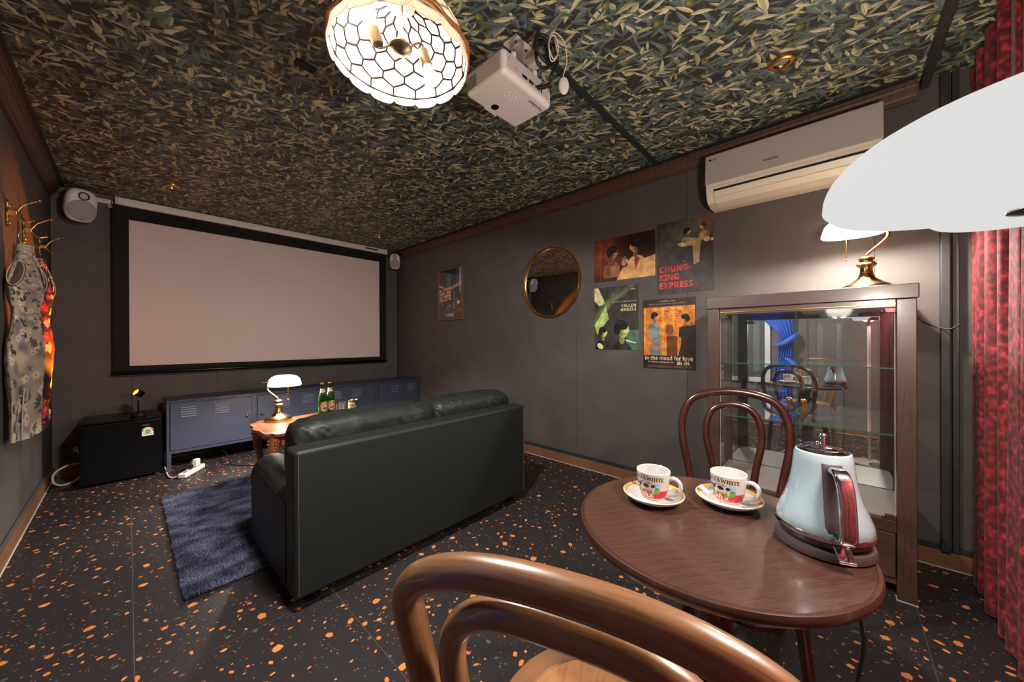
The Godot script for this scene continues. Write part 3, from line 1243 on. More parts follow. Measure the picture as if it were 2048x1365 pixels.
func make_projector() -> void:
	var c := Vector3(1.093, 2.148, -1.017)
	var t := thing("projector", "white box projector hung upside down from the leaf patterned ceiling", "projector", c)
	var b := MB.new()
	b.rbox(Vector3.ZERO, Vector3(0.302, 0.096, 0.215), 0.018, 4)
	var body := part("body", b, M.white_plastic, t)
	# side vent with dark slots, on the face towards the lamp
	var vt := MB.new()
	for i in 7:
		for j in 9:
			vt.box(Vector3(-0.1512, -0.03 + i * 0.0075, -0.092 + j * 0.0062), Vector3(0.001, 0.0042, 0.0036), 0.0002)
	part("vent_slot", vt, M.ink, t).set_meta("kind", "stuff")
	# rear connector panel
	part("connector_panel", bx(Vector3(0.0, 0.006, 0.1076), Vector3(0.26, 0.06, 0.002), 0.0006), M.pale_grey, t)
	for p in [[-0.028, 0.03, "matt_black"], [0.012, 0.03, "matt_black"], [0.052, 0.03, "blue_badge"]]:
		part("port", bx(Vector3(p[0], -0.008, 0.1092), Vector3(p[1], 0.012, 0.003), 0.001), M[p[2]], t)
	part("port", bx(Vector3(0.078, -0.008, 0.1092), Vector3(0.008, 0.014, 0.003), 0.001), M.matt_black, t)
	for p in [[-0.118, 0.014], [-0.085, -0.004], [-0.07, -0.004]]:
		part("socket_hole", lt([Vector2(0.0, 0.0), Vector2(0.005, 0.0), Vector2(0.005, 0.001)], 12), M.ink, t).transform = Transform3D(Basis(Vector3.RIGHT, PI / 2), Vector3(p[0], p[1], 0.1085))
	# raised dot buttons underneath
	var k := 0
	for row in [[-0.045, 0.045, 3], [-0.032, 0.03, 4], [-0.045, 0.015, 4], [-0.032, 0.06, 2]]:
		for j in row[2]:
			part("button", lt([Vector2(0.0, -0.0022), Vector2(0.0026, -0.0018), Vector2(0.0036, 0.0)], 10), M.white_plastic, t).position = Vector3(row[0] + j * 0.016, -0.048, row[1] - 0.0)
			k += 1
	# lens recess at the front edge
	var rc := MB.new()
	rc.prism(PackedVector2Array([Vector2(-0.035, -0.024), Vector2(0.035, -0.024), Vector2(0.028, 0.024), Vector2(-0.02, 0.024)]), 0.002, 0.0006)
	var r := part("lens_recess", rc, M.cream_plastic, t)
	r.transform = Transform3D(Basis(Vector3.RIGHT, PI / 2), Vector3(-0.02, -0.0484, -0.078))
	part("lens", lt([Vector2(0, -0.002), Vector2(0.012, -0.0018), Vector2(0.018, 0.0)], 24), M.black_gloss, t).position = Vector3(-0.025, -0.0492, -0.062)
	# maker's lettering, read from the screen side
	var lg := lettering("ViewSonic", 0.013, 0.0006, false, true)
	lg.material_override = M.ink
	put("lettering", lg, t)
	lg.transform = Transform3D(Basis(Vector3.UP, PI) * Basis(Vector3.RIGHT, PI / 2), Vector3(0.085, -0.0486, 0.07))
	for p in [Vector3(-0.128, 0.02, 0.104), Vector3(0.13, -0.03, 0.106)]:
		part("screw", lt([Vector2(0, 0.002), Vector2(0.003, 0.002), Vector2(0.0036, 0.0)], 10), M.ink, t).transform = Transform3D(Basis(Vector3.RIGHT, PI / 2), p)
	# ceiling bracket
	part("bracket", bx(Vector3(0.03, 0.062, 0.03), Vector3(0.17, 0.006, 0.07), 0.001), M.white_plastic, t)
	part("bracket", bx(Vector3(0.045, 0.14, 0.015), Vector3(0.006, 0.152, 0.055), 0.001), M.white_plastic, t)
	part("bracket", bx(Vector3(0.10, 0.218, 0.005), Vector3(0.21, 0.006, 0.075), 0.001), M.white_plastic, t)
	for x in [0.02, 0.085, 0.18]:
		part("bolt", lt([Vector2(0, -0.006), Vector2(0.006, -0.005), Vector2(0.0075, 0.0)], 12), M.steel, t).position = Vector3(x, 0.2148, 0.02)
	for p in [Vector3(-0.07, 0.072, 0.085), Vector3(0.06, 0.072, 0.085)]:
		part("foot", lt([Vector2(0, 0.0), Vector2(0.012, 0.0), Vector2(0.012, -0.026), Vector2(0, -0.026)], 16), M.white_plastic, t).position = p
	# bundled cables behind, and the streaming dongle hanging in them
	var o := c + Vector3(0.035, 0.02, 0.15)
	var bc := MB.new()
	bc.tube(curve([c + Vector3(0.078, -0.004, 0.152), o + Vector3(0.03, 0.0, 0.02), o + Vector3(0.045, 0.05, 0.04), o + Vector3(0.0, 0.09, 0.05), o + Vector3(-0.06, 0.10, 0.03), o + Vector3(-0.07, 0.05, 0.02), o + Vector3(-0.02, 0.02, 0.03), o + Vector3(0.035, 0.06, 0.02), o + Vector3(0.0, 0.10, 0.03), o + Vector3(-0.05, 0.07, 0.01), o + Vector3(-0.03, 0.02, 0.0), o + Vector3(0.02, 0.03, 0.01), o + Vector3(0.03, 0.10, 0.0), o + Vector3(0.03, 0.16, -0.02), o + Vector3(0.05, 0.195, -0.06)], 8), 0.0065, 8)
	tag(part("black_cable_bundle", bc, M.cord_black, self), "thick black cable looped behind the white projector up to the ceiling", "cable")
	var plug := MB.new()
	plug.tube(PackedVector3Array([c + Vector3(0.052, -0.008, 0.108), c + Vector3(0.064, -0.010, 0.13), c + Vector3(0.074, -0.006, 0.15)]), 0.0085, 8)
	tag(part("cable_plug", plug, M.cord_black, self), "black plug pushed into the back of the projector", "plug")
	var wc := MB.new()
	wc.tube(curve([o + Vector3(0.068, 0.0, 0.05), o + Vector3(0.066, 0.05, 0.07), o + Vector3(0.03, 0.10, 0.08), o + Vector3(-0.03, 0.10, 0.075), o + Vector3(-0.05, 0.05, 0.066), o + Vector3(-0.02, 0.01, 0.066), o + Vector3(0.0, 0.05, 0.076), o + Vector3(-0.03, 0.085, 0.08), o + Vector3(-0.052, 0.055, 0.07), o + Vector3(-0.03, 0.0, 0.062), o + Vector3(0.0, 0.035, 0.07), o + Vector3(-0.02, 0.1, 0.07)], 8), 0.0022, 6)
	tag(part("white_usb_cable", wc, M.cord_white, self), "thin white cable coiled in loops beside the projector's black cable", "cable")
	var dg := thing("streaming_dongle", "small white oval streaming dongle hanging by its cable behind the projector", "dongle", o + Vector3(0.07, -0.038, 0.052))
	var db := MB.new()
	var rows := []
	for i in 13:
		var a := -PI / 2 + PI * i / 12.0
		var row := PackedVector3Array()
		for j in 25:
			var q := TAU * j / 24.0
			row.append(Vector3(cos(a) * cos(q) * 0.021, sin(a) * 0.036, signf(sin(q)) * pow(absf(sin(q)), 0.7) * cos(a) * 0.008))
		rows.append(row)
	db.skin(rows, true, true)
	dg.rotation.y = -0.8
	part("body", db, M.white_plastic, dg)
	part("indicator", lt([Vector2(0, 0.0004), Vector2(0.0012, 0.0)], 8), M.screen_white, dg).transform = Transform3D(Basis(Vector3.RIGHT, PI / 2), Vector3(0, 0.014, 0.0078))


# ------------------------------------------------------------------ along the screen wall
func make_speaker(at: Vector3, yaw: float, pitch: float, sc: float, label: String) -> void:
	var t := thing("wall_speaker", label, "speaker", at, yaw, "white wall speakers beside the screen")
	var head := Basis(Vector3.RIGHT, pitch) * Basis().scaled(Vector3.ONE * sc)
	var b := MB.new()
	b.xf = Transform3D(Basis(Vector3.RIGHT, pitch), Vector3.ZERO)
	var rows := []
	for i in 21:
		var a := -PI / 2 + PI * i / 20.0
		var row := PackedVector3Array()
		for j in 41:
			var q := TAU * j / 40.0
			var cx := signf(cos(q)) * pow(absf(cos(q)), 0.62)
			var cy := signf(sin(q)) * pow(absf(sin(q)), 0.72)
			var ca := pow(absf(cos(a)), 0.42)
			var z := signf(sin(a)) * pow(absf(sin(a)), 0.7) * 0.066
			var tap := 1.0 + 0.14 * clampf(z / 0.066, -1, 1)
			row.append(Vector3(cx * ca * 0.078 * tap, cy * ca * 0.118 * tap, z) * sc)
		rows.append(row)
	b.skin(rows, true)
	part("cabinet", b, M.white_plastic, t)
	var face := Transform3D(Basis(Vector3.RIGHT, pitch) * Basis(Vector3.RIGHT, PI / 2), Vector3.ZERO)
	var w := MB.new()
	w.xf = Transform3D(Basis(Vector3.RIGHT, pitch), Vector3.ZERO) * Transform3D(Basis(Vector3.RIGHT, PI / 2), Vector3(0, -0.03, 0.064) * sc)
	w.lathe(PackedVector2Array([Vector2(0.074 * sc, -0.001), Vector2(0.074 * sc, 0.0035), Vector2(0.069 * sc, 0.0045), Vector2(0.066 * sc, 0.002), Vector2(0.034 * sc, 0.0045), Vector2(0.018 * sc, 0.0058), Vector2(0.0, 0.0063)]), 36)
	part("woofer_grille", w, M.grille, t)
	var tw := MB.new()
	tw.xf = Transform3D(Basis(Vector3.RIGHT, pitch), Vector3.ZERO) * Transform3D(Basis(Vector3.RIGHT, PI / 2), Vector3(0, 0.073, 0.064) * sc)
	tw.lathe(PackedVector2Array([Vector2(0.030 * sc, -0.001), Vector2(0.030 * sc, 0.004), Vector2(0.024 * sc, 0.006), Vector2(0.022 * sc, 0.003), Vector2(0.0, 0.003)]), 28)
	part("tweeter_ring", tw, M.ink, t)
	var td := MB.new()
	td.xf = tw.xf
	td.lathe(PackedVector2Array([Vector2(0.021 * sc, 0.003), Vector2(0.012 * sc, 0.0045), Vector2(0.0, 0.0075)]), 24)
	part("tweeter", td, M.pale_grey, t)
	var bd := MB.new()
	bd.xf = Transform3D(Basis(Vector3.RIGHT, pitch), Vector3.ZERO)
	bd.box(Vector3(0, -0.098, 0.0655) * sc, Vector3(0.026, 0.008, 0.004) * sc, 0.0006)
	part("badge", bd, M.blue_badge, t)
	part("wall_bracket", bx(Vector3(0, -0.01, -0.075 * sc), Vector3(0.045, 0.09, 0.03) * sc, 0.006), M.white_plastic, t)


func make_back_wall_things() -> void:
	# projection screen pulled down from its case
	var t := thing("projection_screen", "large pull-down projection screen with black border filling the far wall", "screen", Vector3(1.17, 0, -4.62))
	part("fabric", bx(Vector3(0.0, 1.57, 0), Vector3(2.52, 1.47, 0.003), 0.001), M.screen_black, t)
	part("picture_area", bx(Vector3(0.0, 1.537, 0.002), Vector3(2.325, 1.297, 0.0025), 0.0008), M.screen_white, t)
	var cs := MB.new()
	cs.rbox(Vector3(0.012, 2.331, -0.005), Vector3(2.49, 0.066, 0.075), 0.012, 3)
	part("case", cs, M.white_plastic, t)
	for x in [-1.238, 1.262]:
		part("end_cap", bx(Vector3(x, 2.331, -0.005), Vector3(0.012, 0.07, 0.079), 0.006), M.white_plastic, t)
	part("name_plate", bx(Vector3(1.04, 2.333, 0.0334), Vector3(0.17, 0.02, 0.002), 0.0006), M.ink, t)
	part("name_plate_mark", bx(Vector3(0.975, 2.333, 0.0347), Vector3(0.012, 0.008, 0.001), 0.0003), M.screen_white, t)
	var bar := MB.new()
	bar.xf = Transform3D(Basis(Vector3.FORWARD, PI / 2), Vector3(0, 0.828, 0))
	bar.lathe(PackedVector2Array([Vector2(0, -1.27), Vector2(0.013, -1.27), Vector2(0.015, -1.262), Vector2(0.015, 1.262), Vector2(0.013, 1.27), Vector2(0, 1.27)]), 16)
	part("bottom_bar", bar, M.black_gloss, t)
	make_speaker(Vector3(-0.268, 2.222, -4.555), 0.34, 0.30, 1.09, "white oval wall speaker at the left end of the screen, near the coat hooks")
	make_speaker(Vector3(2.545, 2.215, -4.575), -0.55, 0.22, 0.86, "white oval wall speaker in the right corner beside the screen")
	# power adapter by the left speaker
	var ad := thing("power_adapter", "small white box with a looped cable beside the left speaker under the ceiling", "adapter", Vector3(-0.178, 2.315, -4.65))
	part("housing", bx(Vector3.ZERO, Vector3(0.16, 0.04, 0.05), 0.006), M.white_plastic, ad)
	part("port", bx(Vector3(0.05, 0.002, 0.026), Vector3(0.03, 0.016, 0.002), 0.0006), M.pale_grey, ad)
	part("cable", tb(Array(curve([Vector3(0.076, 0, 0), Vector3(0.088, 0.005, 0.02), Vector3(0.093, -0.03, 0.025), Vector3(0.07, -0.05, 0.02), Vector3(0.066, -0.034, 0.012), Vector3(0.088, -0.012, 0.004)], 8)), 0.004, 6), M.white_plastic, ad)
	make_fridge()
	make_lockers()


func make_fridge() -> void:
	var t := thing("mini_fridge", "small black refrigerator standing in the left corner beside the lockers", "refrigerator", Vector3(-0.03, 0, -4.16))
	part("body", bx(Vector3(0, 0.255, -0.225), Vector3(0.436, 0.46, 0.40), 0.006), M.black_plastic, t)
	var d := MB.new()
	d.rbox(Vector3(0, 0.245, -0.003), Vector3(0.44, 0.45, 0.045), 0.008, 3)
	part("door", d, M.black_gloss, t)
	part("top_panel", bx(Vector3(0, 0.4795, -0.205), Vector3(0.446, 0.014, 0.44), 0.005), M.black_gloss, t)
	part("hinge", bx(Vector3(0.195, 0.491, -0.01), Vector3(0.05, 0.01, 0.035), 0.003), M.black_gloss, t)
	for x in [-0.19, 0.19]:
		part("foot", lt([Vector2(0, 0), Vector2(0.016, 0), Vector2(0.016, 0.026), Vector2(0, 0.026)], 16), M.white_plastic if x > 0 else M.black_plastic, t).position = Vector3(x, 0, -0.04)
	part("badge", bx(Vector3(0.125, 0.425, 0.0205), Vector3(0.045, 0.015, 0.002), 0.0006), M.chrome, t)
	# energy label
	var cv := Cv.new(128, 128, c8(222, 218, 212))
	for i in 46:
		var a := PI - PI * i / 45.0
		var col := c8(60, 140, 60).lerp(c8(240, 200, 40), minf(i / 22.0, 1.0)) if i < 23 else c8(240, 200, 40).lerp(c8(200, 40, 40), (i - 22) / 23.0)
		cv.line(64 + cos(a) * 44, 60 - sin(a) * 44, 64 + cos(a) * 56, 60 - sin(a) * 56, 5, col)
	cv.ell(64, 62, 30, 26, c8(70, 140, 60))
	cv.rect(20, 62, 108, 70, c8(222, 218, 212))
	cv.rect(30, 68, 98, 73, c8(70, 74, 70))
	for y in [80, 88]:
		cv.rect(18, y, 58, y + 2, c8(140, 140, 136))
		cv.rect(66, y, 110, y + 2, c8(150, 150, 146))
	cv.rect(18, 98, 110, 106, c8(80, 130, 50))
	var sm := mat("energy_label", Color.WHITE, 0.4)
	sm.albedo_texture = cv.tex()
	sm.uv1_scale = Vector3(1 / 0.072, -1 / 0.072, 1)
	sm.uv1_offset = Vector3(0.5, 0.5, 0)
	var pg := PackedVector2Array([Vector2(-0.033, -0.034), Vector2(0.033, -0.034), Vector2(0.033, 0.006)])
	for i in 9:
		pg.append(Vector2(0.033 * cos(PI * i / 8.0), 0.006 + 0.03 * sin(PI * i / 8.0)))
	pg.append(Vector2(-0.033, 0.006))
	var sk := MB.new()
	sk.prism(pg, 0.001, 0.0)
	var s := part("energy_label", sk, sm, t)
	s.position = Vector3(0.135, 0.372, 0.0202)
	# sunset lamp on the fridge
	var at := Vector3(0.055, 0.4866, -4.27)
	var l := thing("sunset_lamp", "little black spotlight lamp with glowing orange lens standing on the mini fridge", "lamp", at)
	part("base", lt([Vector2(0, 0), Vector2(0.046, 0), Vector2(0.048, 0.004), Vector2(0.048, 0.016), Vector2(0.046, 0.019), Vector2(0.044, 0.019), Vector2(0.044, 0.03), Vector2(0.042, 0.032), Vector2(0.0, 0.032)], 32), M.black_plastic, l)
	part("rod", tb([Vector3(0, 0.03, 0), Vector3(0, 0.1, 0), Vector3(0, 0.165, 0)], 0.0055, 10), M.black_gloss, l)
	part("collar", lt([Vector2(0.0, 0.13), Vector2(0.0068, 0.13), Vector2(0.0068, 0.168), Vector2(0.0, 0.17)], 12), M.chrome, l)
	part("switch", bx(Vector3(0.04, 0.022, 0.03), Vector3(0.02, 0.012, 0.016), 0.003), M.black_plastic, l)
	var dir := (Vector3(XL, 1.06, -3.96) - (at + Vector3(0, 0.19, 0))).normalized()
	var q := Basis(Quaternion(Vector3.UP, dir))
	var hd := MB.new()
	hd.xf = Transform3D(q, Vector3(0, 0.19, 0))
	hd.lathe(PackedVector2Array([Vector2(0, -0.03), Vector2(0.018, -0.03), Vector2(0.022, -0.024), Vector2(0.025, 0.008), Vector2(0.029, 0.012), Vector2(0.029, 0.024), Vector2(0.026, 0.024), Vector2(0.025, 0.014)]), 28)
	part("head", hd, M.black_plastic, l)
	for i in 5:
		var fn := MB.new()
		fn.xf = hd.xf
		fn.lathe(PackedVector2Array([Vector2(0.018, -0.028 + i * 0.007), Vector2(0.0265, -0.028 + i * 0.007), Vector2(0.0265, -0.025 + i * 0.007), Vector2(0.018, -0.025 + i * 0.007)]), 24)
		part("cooling_fin", fn, M.black_plastic, l)
	var ln := MB.new()
	ln.xf = hd.xf
	ln.lathe(PackedVector2Array([Vector2(0.0255, 0.013), Vector2(0.0255, 0.016), Vector2(0.02, 0.0195), Vector2(0.01, 0.0215), Vector2(0, 0.022)]), 24)
	part("lens", ln, M.sunset_glow, l)
	var sp := SpotLight3D.new()
	sp.name = "sunset_light"
	sp.light_color = Color(1.0, 0.50, 0.08)
	sp.light_energy = LAMP_SUNSET
	sp.spot_angle = 31.0
	sp.spot_angle_attenuation = 0.12
	sp.spot_range = 6.0
	sp.light_size = 0.02
	sp.shadow_enabled = true
	add_child(sp)
	sp.position = at + Vector3(0, 0.19, 0) + dir * 0.045
	sp.basis = Basis.looking_at(dir, Vector3.UP)


func make_lockers() -> void:
	var protos := []
	for u in 2:
		var t: Node3D = thing("metal_locker", ["blue grey steel locker bench, left of the pair, beside the mini fridge", "blue grey steel locker bench, right of the pair, behind the sofa end"][u], "locker", Vector3(0.822 + u * 1.224, 0, -4.13), 0.0, "steel lockers under the screen")
		part("carcass", bx(Vector3(0, 0.375, -0.19), Vector3(1.22, 0.45, 0.36), 0.004), M.locker_blue, t)
		var top := MB.new()
		top.box(Vector3(0, 0.598, -0.185), Vector3(1.222, 0.012, 0.372), 0.004)
		part("top", top, M.locker_blue, t)
		for x in [-0.6, 0.6]:
			for z in [-0.016, -0.355]:
				part("leg", bx(Vector3(x * 0.99, 0.076, z), Vector3(0.028, 0.152, 0.028), 0.002), M.locker_blue, t)
		for dx in 2:
			var d := MB.new()
			var cx := -0.305 + dx * 0.61
			d.box(Vector3(cx, 0.378, -0.008), Vector3(0.562, 0.395, 0.014), 0.002)
			var door := part("door", d, M.locker_blue, t)
			# shadow gap round the door
			part("door_gap", bx(Vector3(cx, 0.378, -0.0095), Vector3(0.57, 0.403, 0.003), 0.0005), M.shadow_gap, t)
			var gx: Array = [-0.165, 0.06] if dx == 0 else [-0.06, 0.165]
			for sx in gx:
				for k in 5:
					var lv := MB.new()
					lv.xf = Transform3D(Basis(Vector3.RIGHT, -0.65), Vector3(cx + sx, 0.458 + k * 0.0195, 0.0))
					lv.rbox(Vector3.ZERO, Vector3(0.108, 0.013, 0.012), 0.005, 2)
					part("louvre", lv, M.locker_blue_lit, door)
			var kx := 0.245 if dx == 0 else -0.245
			part("knob", lt([Vector2(0, 0), Vector2(0.006, 0), Vector2(0.006, 0.01), Vector2(0.011, 0.014), Vector2(0.011, 0.02), Vector2(0, 0.023)], 18), M.chrome, door).transform = Transform3D(Basis(Vector3.RIGHT, PI / 2), Vector3(cx + kx, 0.40, 0.0))
	# power strip on the floor before the lockers
	var ps := thing("power_strip", "white power strip with plugs lying on the floor beside the mini fridge", "power strip", Vector3(0.358, 0, -3.985), 0.98)
	var b := MB.new()
	b.rbox(Vector3(0, 0.02, 0), Vector3(0.26, 0.038, 0.06), 0.01, 3)
	part("housing", b, M.white_plastic, ps)
	part("switch", bx(Vector3(-0.09, 0.041, 0), Vector3(0.022, 0.008, 0.016), 0.002), M.red_plastic, ps)
	for x in [-0.045, 0.01, 0.07]:
		part("socket", lt([Vector2(0, 0.001), Vector2(0.018, 0.001), Vector2(0.02, 0.004), Vector2(0.021, 0.0)], 20), M.pale_grey, ps).position = Vector3(x, 0.038, 0)
	var pw := thing("white_plug", "white adapter plug standing in the power strip on the floor", "plug", Vector3(0.389, 0.042, -4.031), 0.9)
	part("housing", bx(Vector3(0, 0.03, 0), Vector3(0.05, 0.06, 0.04), 0.008), M.white_plastic, pw)
	var pb := thing("black_plug", "black plug with thin cord in the middle of the power strip", "plug", Vector3(0.350, 0.042, -3.972), 0.9)
	part("housing", bx(Vector3(0, 0.018, 0), Vector3(0.03, 0.036, 0.024), 0.006), M.cord_black, pb)
	part("cord", tb(Array(curve([Vector3(0, 0.034, 0), Vector3(0.02, 0.06, -0.01), Vector3(0.06, 0.05, -0.02), Vector3(0.09, 0.0, -0.04), Vector3(0.12, -0.036, -0.05)], 6)), 0.003, 6), M.cord_black, pb)
	var inv := ps.transform.affine_inverse()
	part("cord", tb(Array(curve([inv * Vector3(0.275, 0.02, -3.92), inv * Vector3(0.24, 0.008, -3.93), inv * Vector3(0.218, 0.008, -4.0), inv * Vector3(0.212, 0.008, -4.2), inv * Vector3(0.212, 0.008, -4.4)], 8)), 0.006, 8), M.cord_white, ps)
	var inb := pb.transform.affine_inverse()
	part("cord", tb(Array(curve([inb * Vector3(0.56, 0.12, -4.35), inb * Vector3(0.60, 0.08, -4.12), inb * Vector3(0.62, 0.01, -3.98), inb * Vector3(0.70, 0.005, -3.86), inb * Vector3(0.86, 0.005, -3.72), inb * Vector3(0.95, 0.005, -3.62)], 8)), 0.0045, 8), M.cord_black, pb)
	# wall outlet and the fridge's loop of cord
	var ou := thing("wall_outlet", "dark wall outlet plate in the corner behind the mini fridge", "outlet", Vector3(-0.29, 0.205, ZB + 0.008))
	part("plate", bx(Vector3.ZERO, Vector3(0.16, 0.09, 0.012), 0.003), M.batten, ou)
	var fp := thing("fridge_plug", "beige plug and thick looping cord in the corner outlet beside the mini fridge", "plug", Vector3(-0.30, 0.21, ZB + 0.02))
	var pl := MB.new()
	pl.tube(PackedVector3Array([Vector3(0, 0, 0), Vector3(0.0, 0.0, 0.03), Vector3(0.012, -0.008, 0.06), Vector3(0.03, -0.025, 0.085)]), PackedFloat32Array([0.018, 0.017, 0.011, 0.008]), 12)
	part("housing", pl, M.cord_white, fp)
	part("cord", tb(Array(curve([Vector3(0.03, -0.025, 0.085), Vector3(0.038, -0.05, 0.11), Vector3(0.04, -0.08, 0.14), Vector3(0.05, -0.085, 0.18), Vector3(-0.02, -0.075, 0.23), Vector3(-0.085, -0.11, 0.27), Vector3(-0.09, -0.17, 0.30), Vector3(-0.05, -0.202, 0.315), Vector3(0.02, -0.19, 0.29), Vector3(0.042, -0.15, 0.22), Vector3(0.04, -0.12, 0.08)], 8)), 0.0075, 8), M.cord_white, fp)


# ------------------------------------------------------------------ on the wall with the posters
func poster_mat(called: String, cv: Cv) -> StandardMaterial3D:
	var m := mat(called, Color.WHITE, 0.5, 0.0, 0.35)
	m.albedo_texture = cv.tex()
	return m


func flat_print(t: Node3D, called: String, w: float, h: float, m: Material, d := 0.003) -> MeshInstance3D:
	# a sheet in the yz plane that looks towards -x, its print right way round
	var mb := MB.new()
	mb.xf = Transform3D(Basis(Vector3(0, 0, 1), Vector3.UP, Vector3(-1, 0, 0)), Vector3.ZERO)
	mb.box(Vector3(0, 0, d * 0.5), Vector3(w, h, d), 0.0004)
	for i in mb.v.size():
		var p: Vector3 = mb.xf.affine_inverse() * mb.v[i]
		mb.t[i] = Vector2(p.x / w + 0.5, 0.5 - p.y / h)
	return part(called, mb, m, t)


func person(cv: Cv, x: float, y: float, s: float, lean: float, skin: Color, hair: Color, cloth: Color) -> void:
	# a plain figure without a likeness: shoulders, neck, head in half light, hair
	cv.poly(PackedVector2Array([Vector2(x - s * 1.25, y + s * 3.4), Vector2(x - s * 1.15, y + s * 1.9), Vector2(x - s * 0.8, y + s * 1.45), Vector2(x - s * 0.3, y + s * 1.2), Vector2(x + s * 0.3, y + s * 1.2), Vector2(x + s * 0.8, y + s * 1.45), Vector2(x + s * 1.15, y + s * 1.9), Vector2(x + s * 1.25, y + s * 3.4)]), cloth)
	cv.ell(x - lean * s * 0.7, y + s * 2.5, s * 0.5, s * 1.1, cloth.darkened(0.5), 0.55, 0.2, 0.5)
	cv.ell(x + lean * s * 0.5, y + s * 2.2, s * 0.3, s * 0.8, cloth.lightened(0.2), 0.4, 0.2, 0.6)
	cv.ell(x + lean * s * 0.15, y + s * 1.0, s * 0.3, s * 0.5, skin.darkened(0.35))
	cv.ell(x + lean * s * 0.3, y, s * 0.58, s * 0.82, skin, 1.0, lean * 0.15)
	cv.ell(x - lean * s * 0.02, y + s * 0.2, s * 0.36, s * 0.7, skin.darkened(0.55), 0.7, lean * 0.15, 0.35)
	cv.ell(x + lean * s * 0.52, y - s * 0.08, s * 0.16, s * 0.07, skin.darkened(0.7), 0.8, 0, 0.4)
	cv.ell(x + lean * s * 0.8, y + s * 0.12, s * 0.16, s * 0.16, skin, 1.0, 0.0, 0.1)
	cv.ell(x + lean * s * 0.56, y + s * 0.45, s * 0.17, s * 0.06, skin.darkened(0.5), 0.8, 0, 0.4)
	cv.ell(x + lean * s * 0.1, y - s * 0.48, s * 0.72, s * 0.5, hair, 1.0, lean * 0.25, 0.06)
	cv.ell(x - lean * s * 0.36, y - s * 0.05, s * 0.4, s * 0.58, hair, 1.0, 0.0, 0.1)
	cv.ell(x - lean * s * 0.1, y - s * 0.72, s * 0.4, s * 0.1, hair.lightened(0.25), 0.5, lean * 0.25, 0.5)


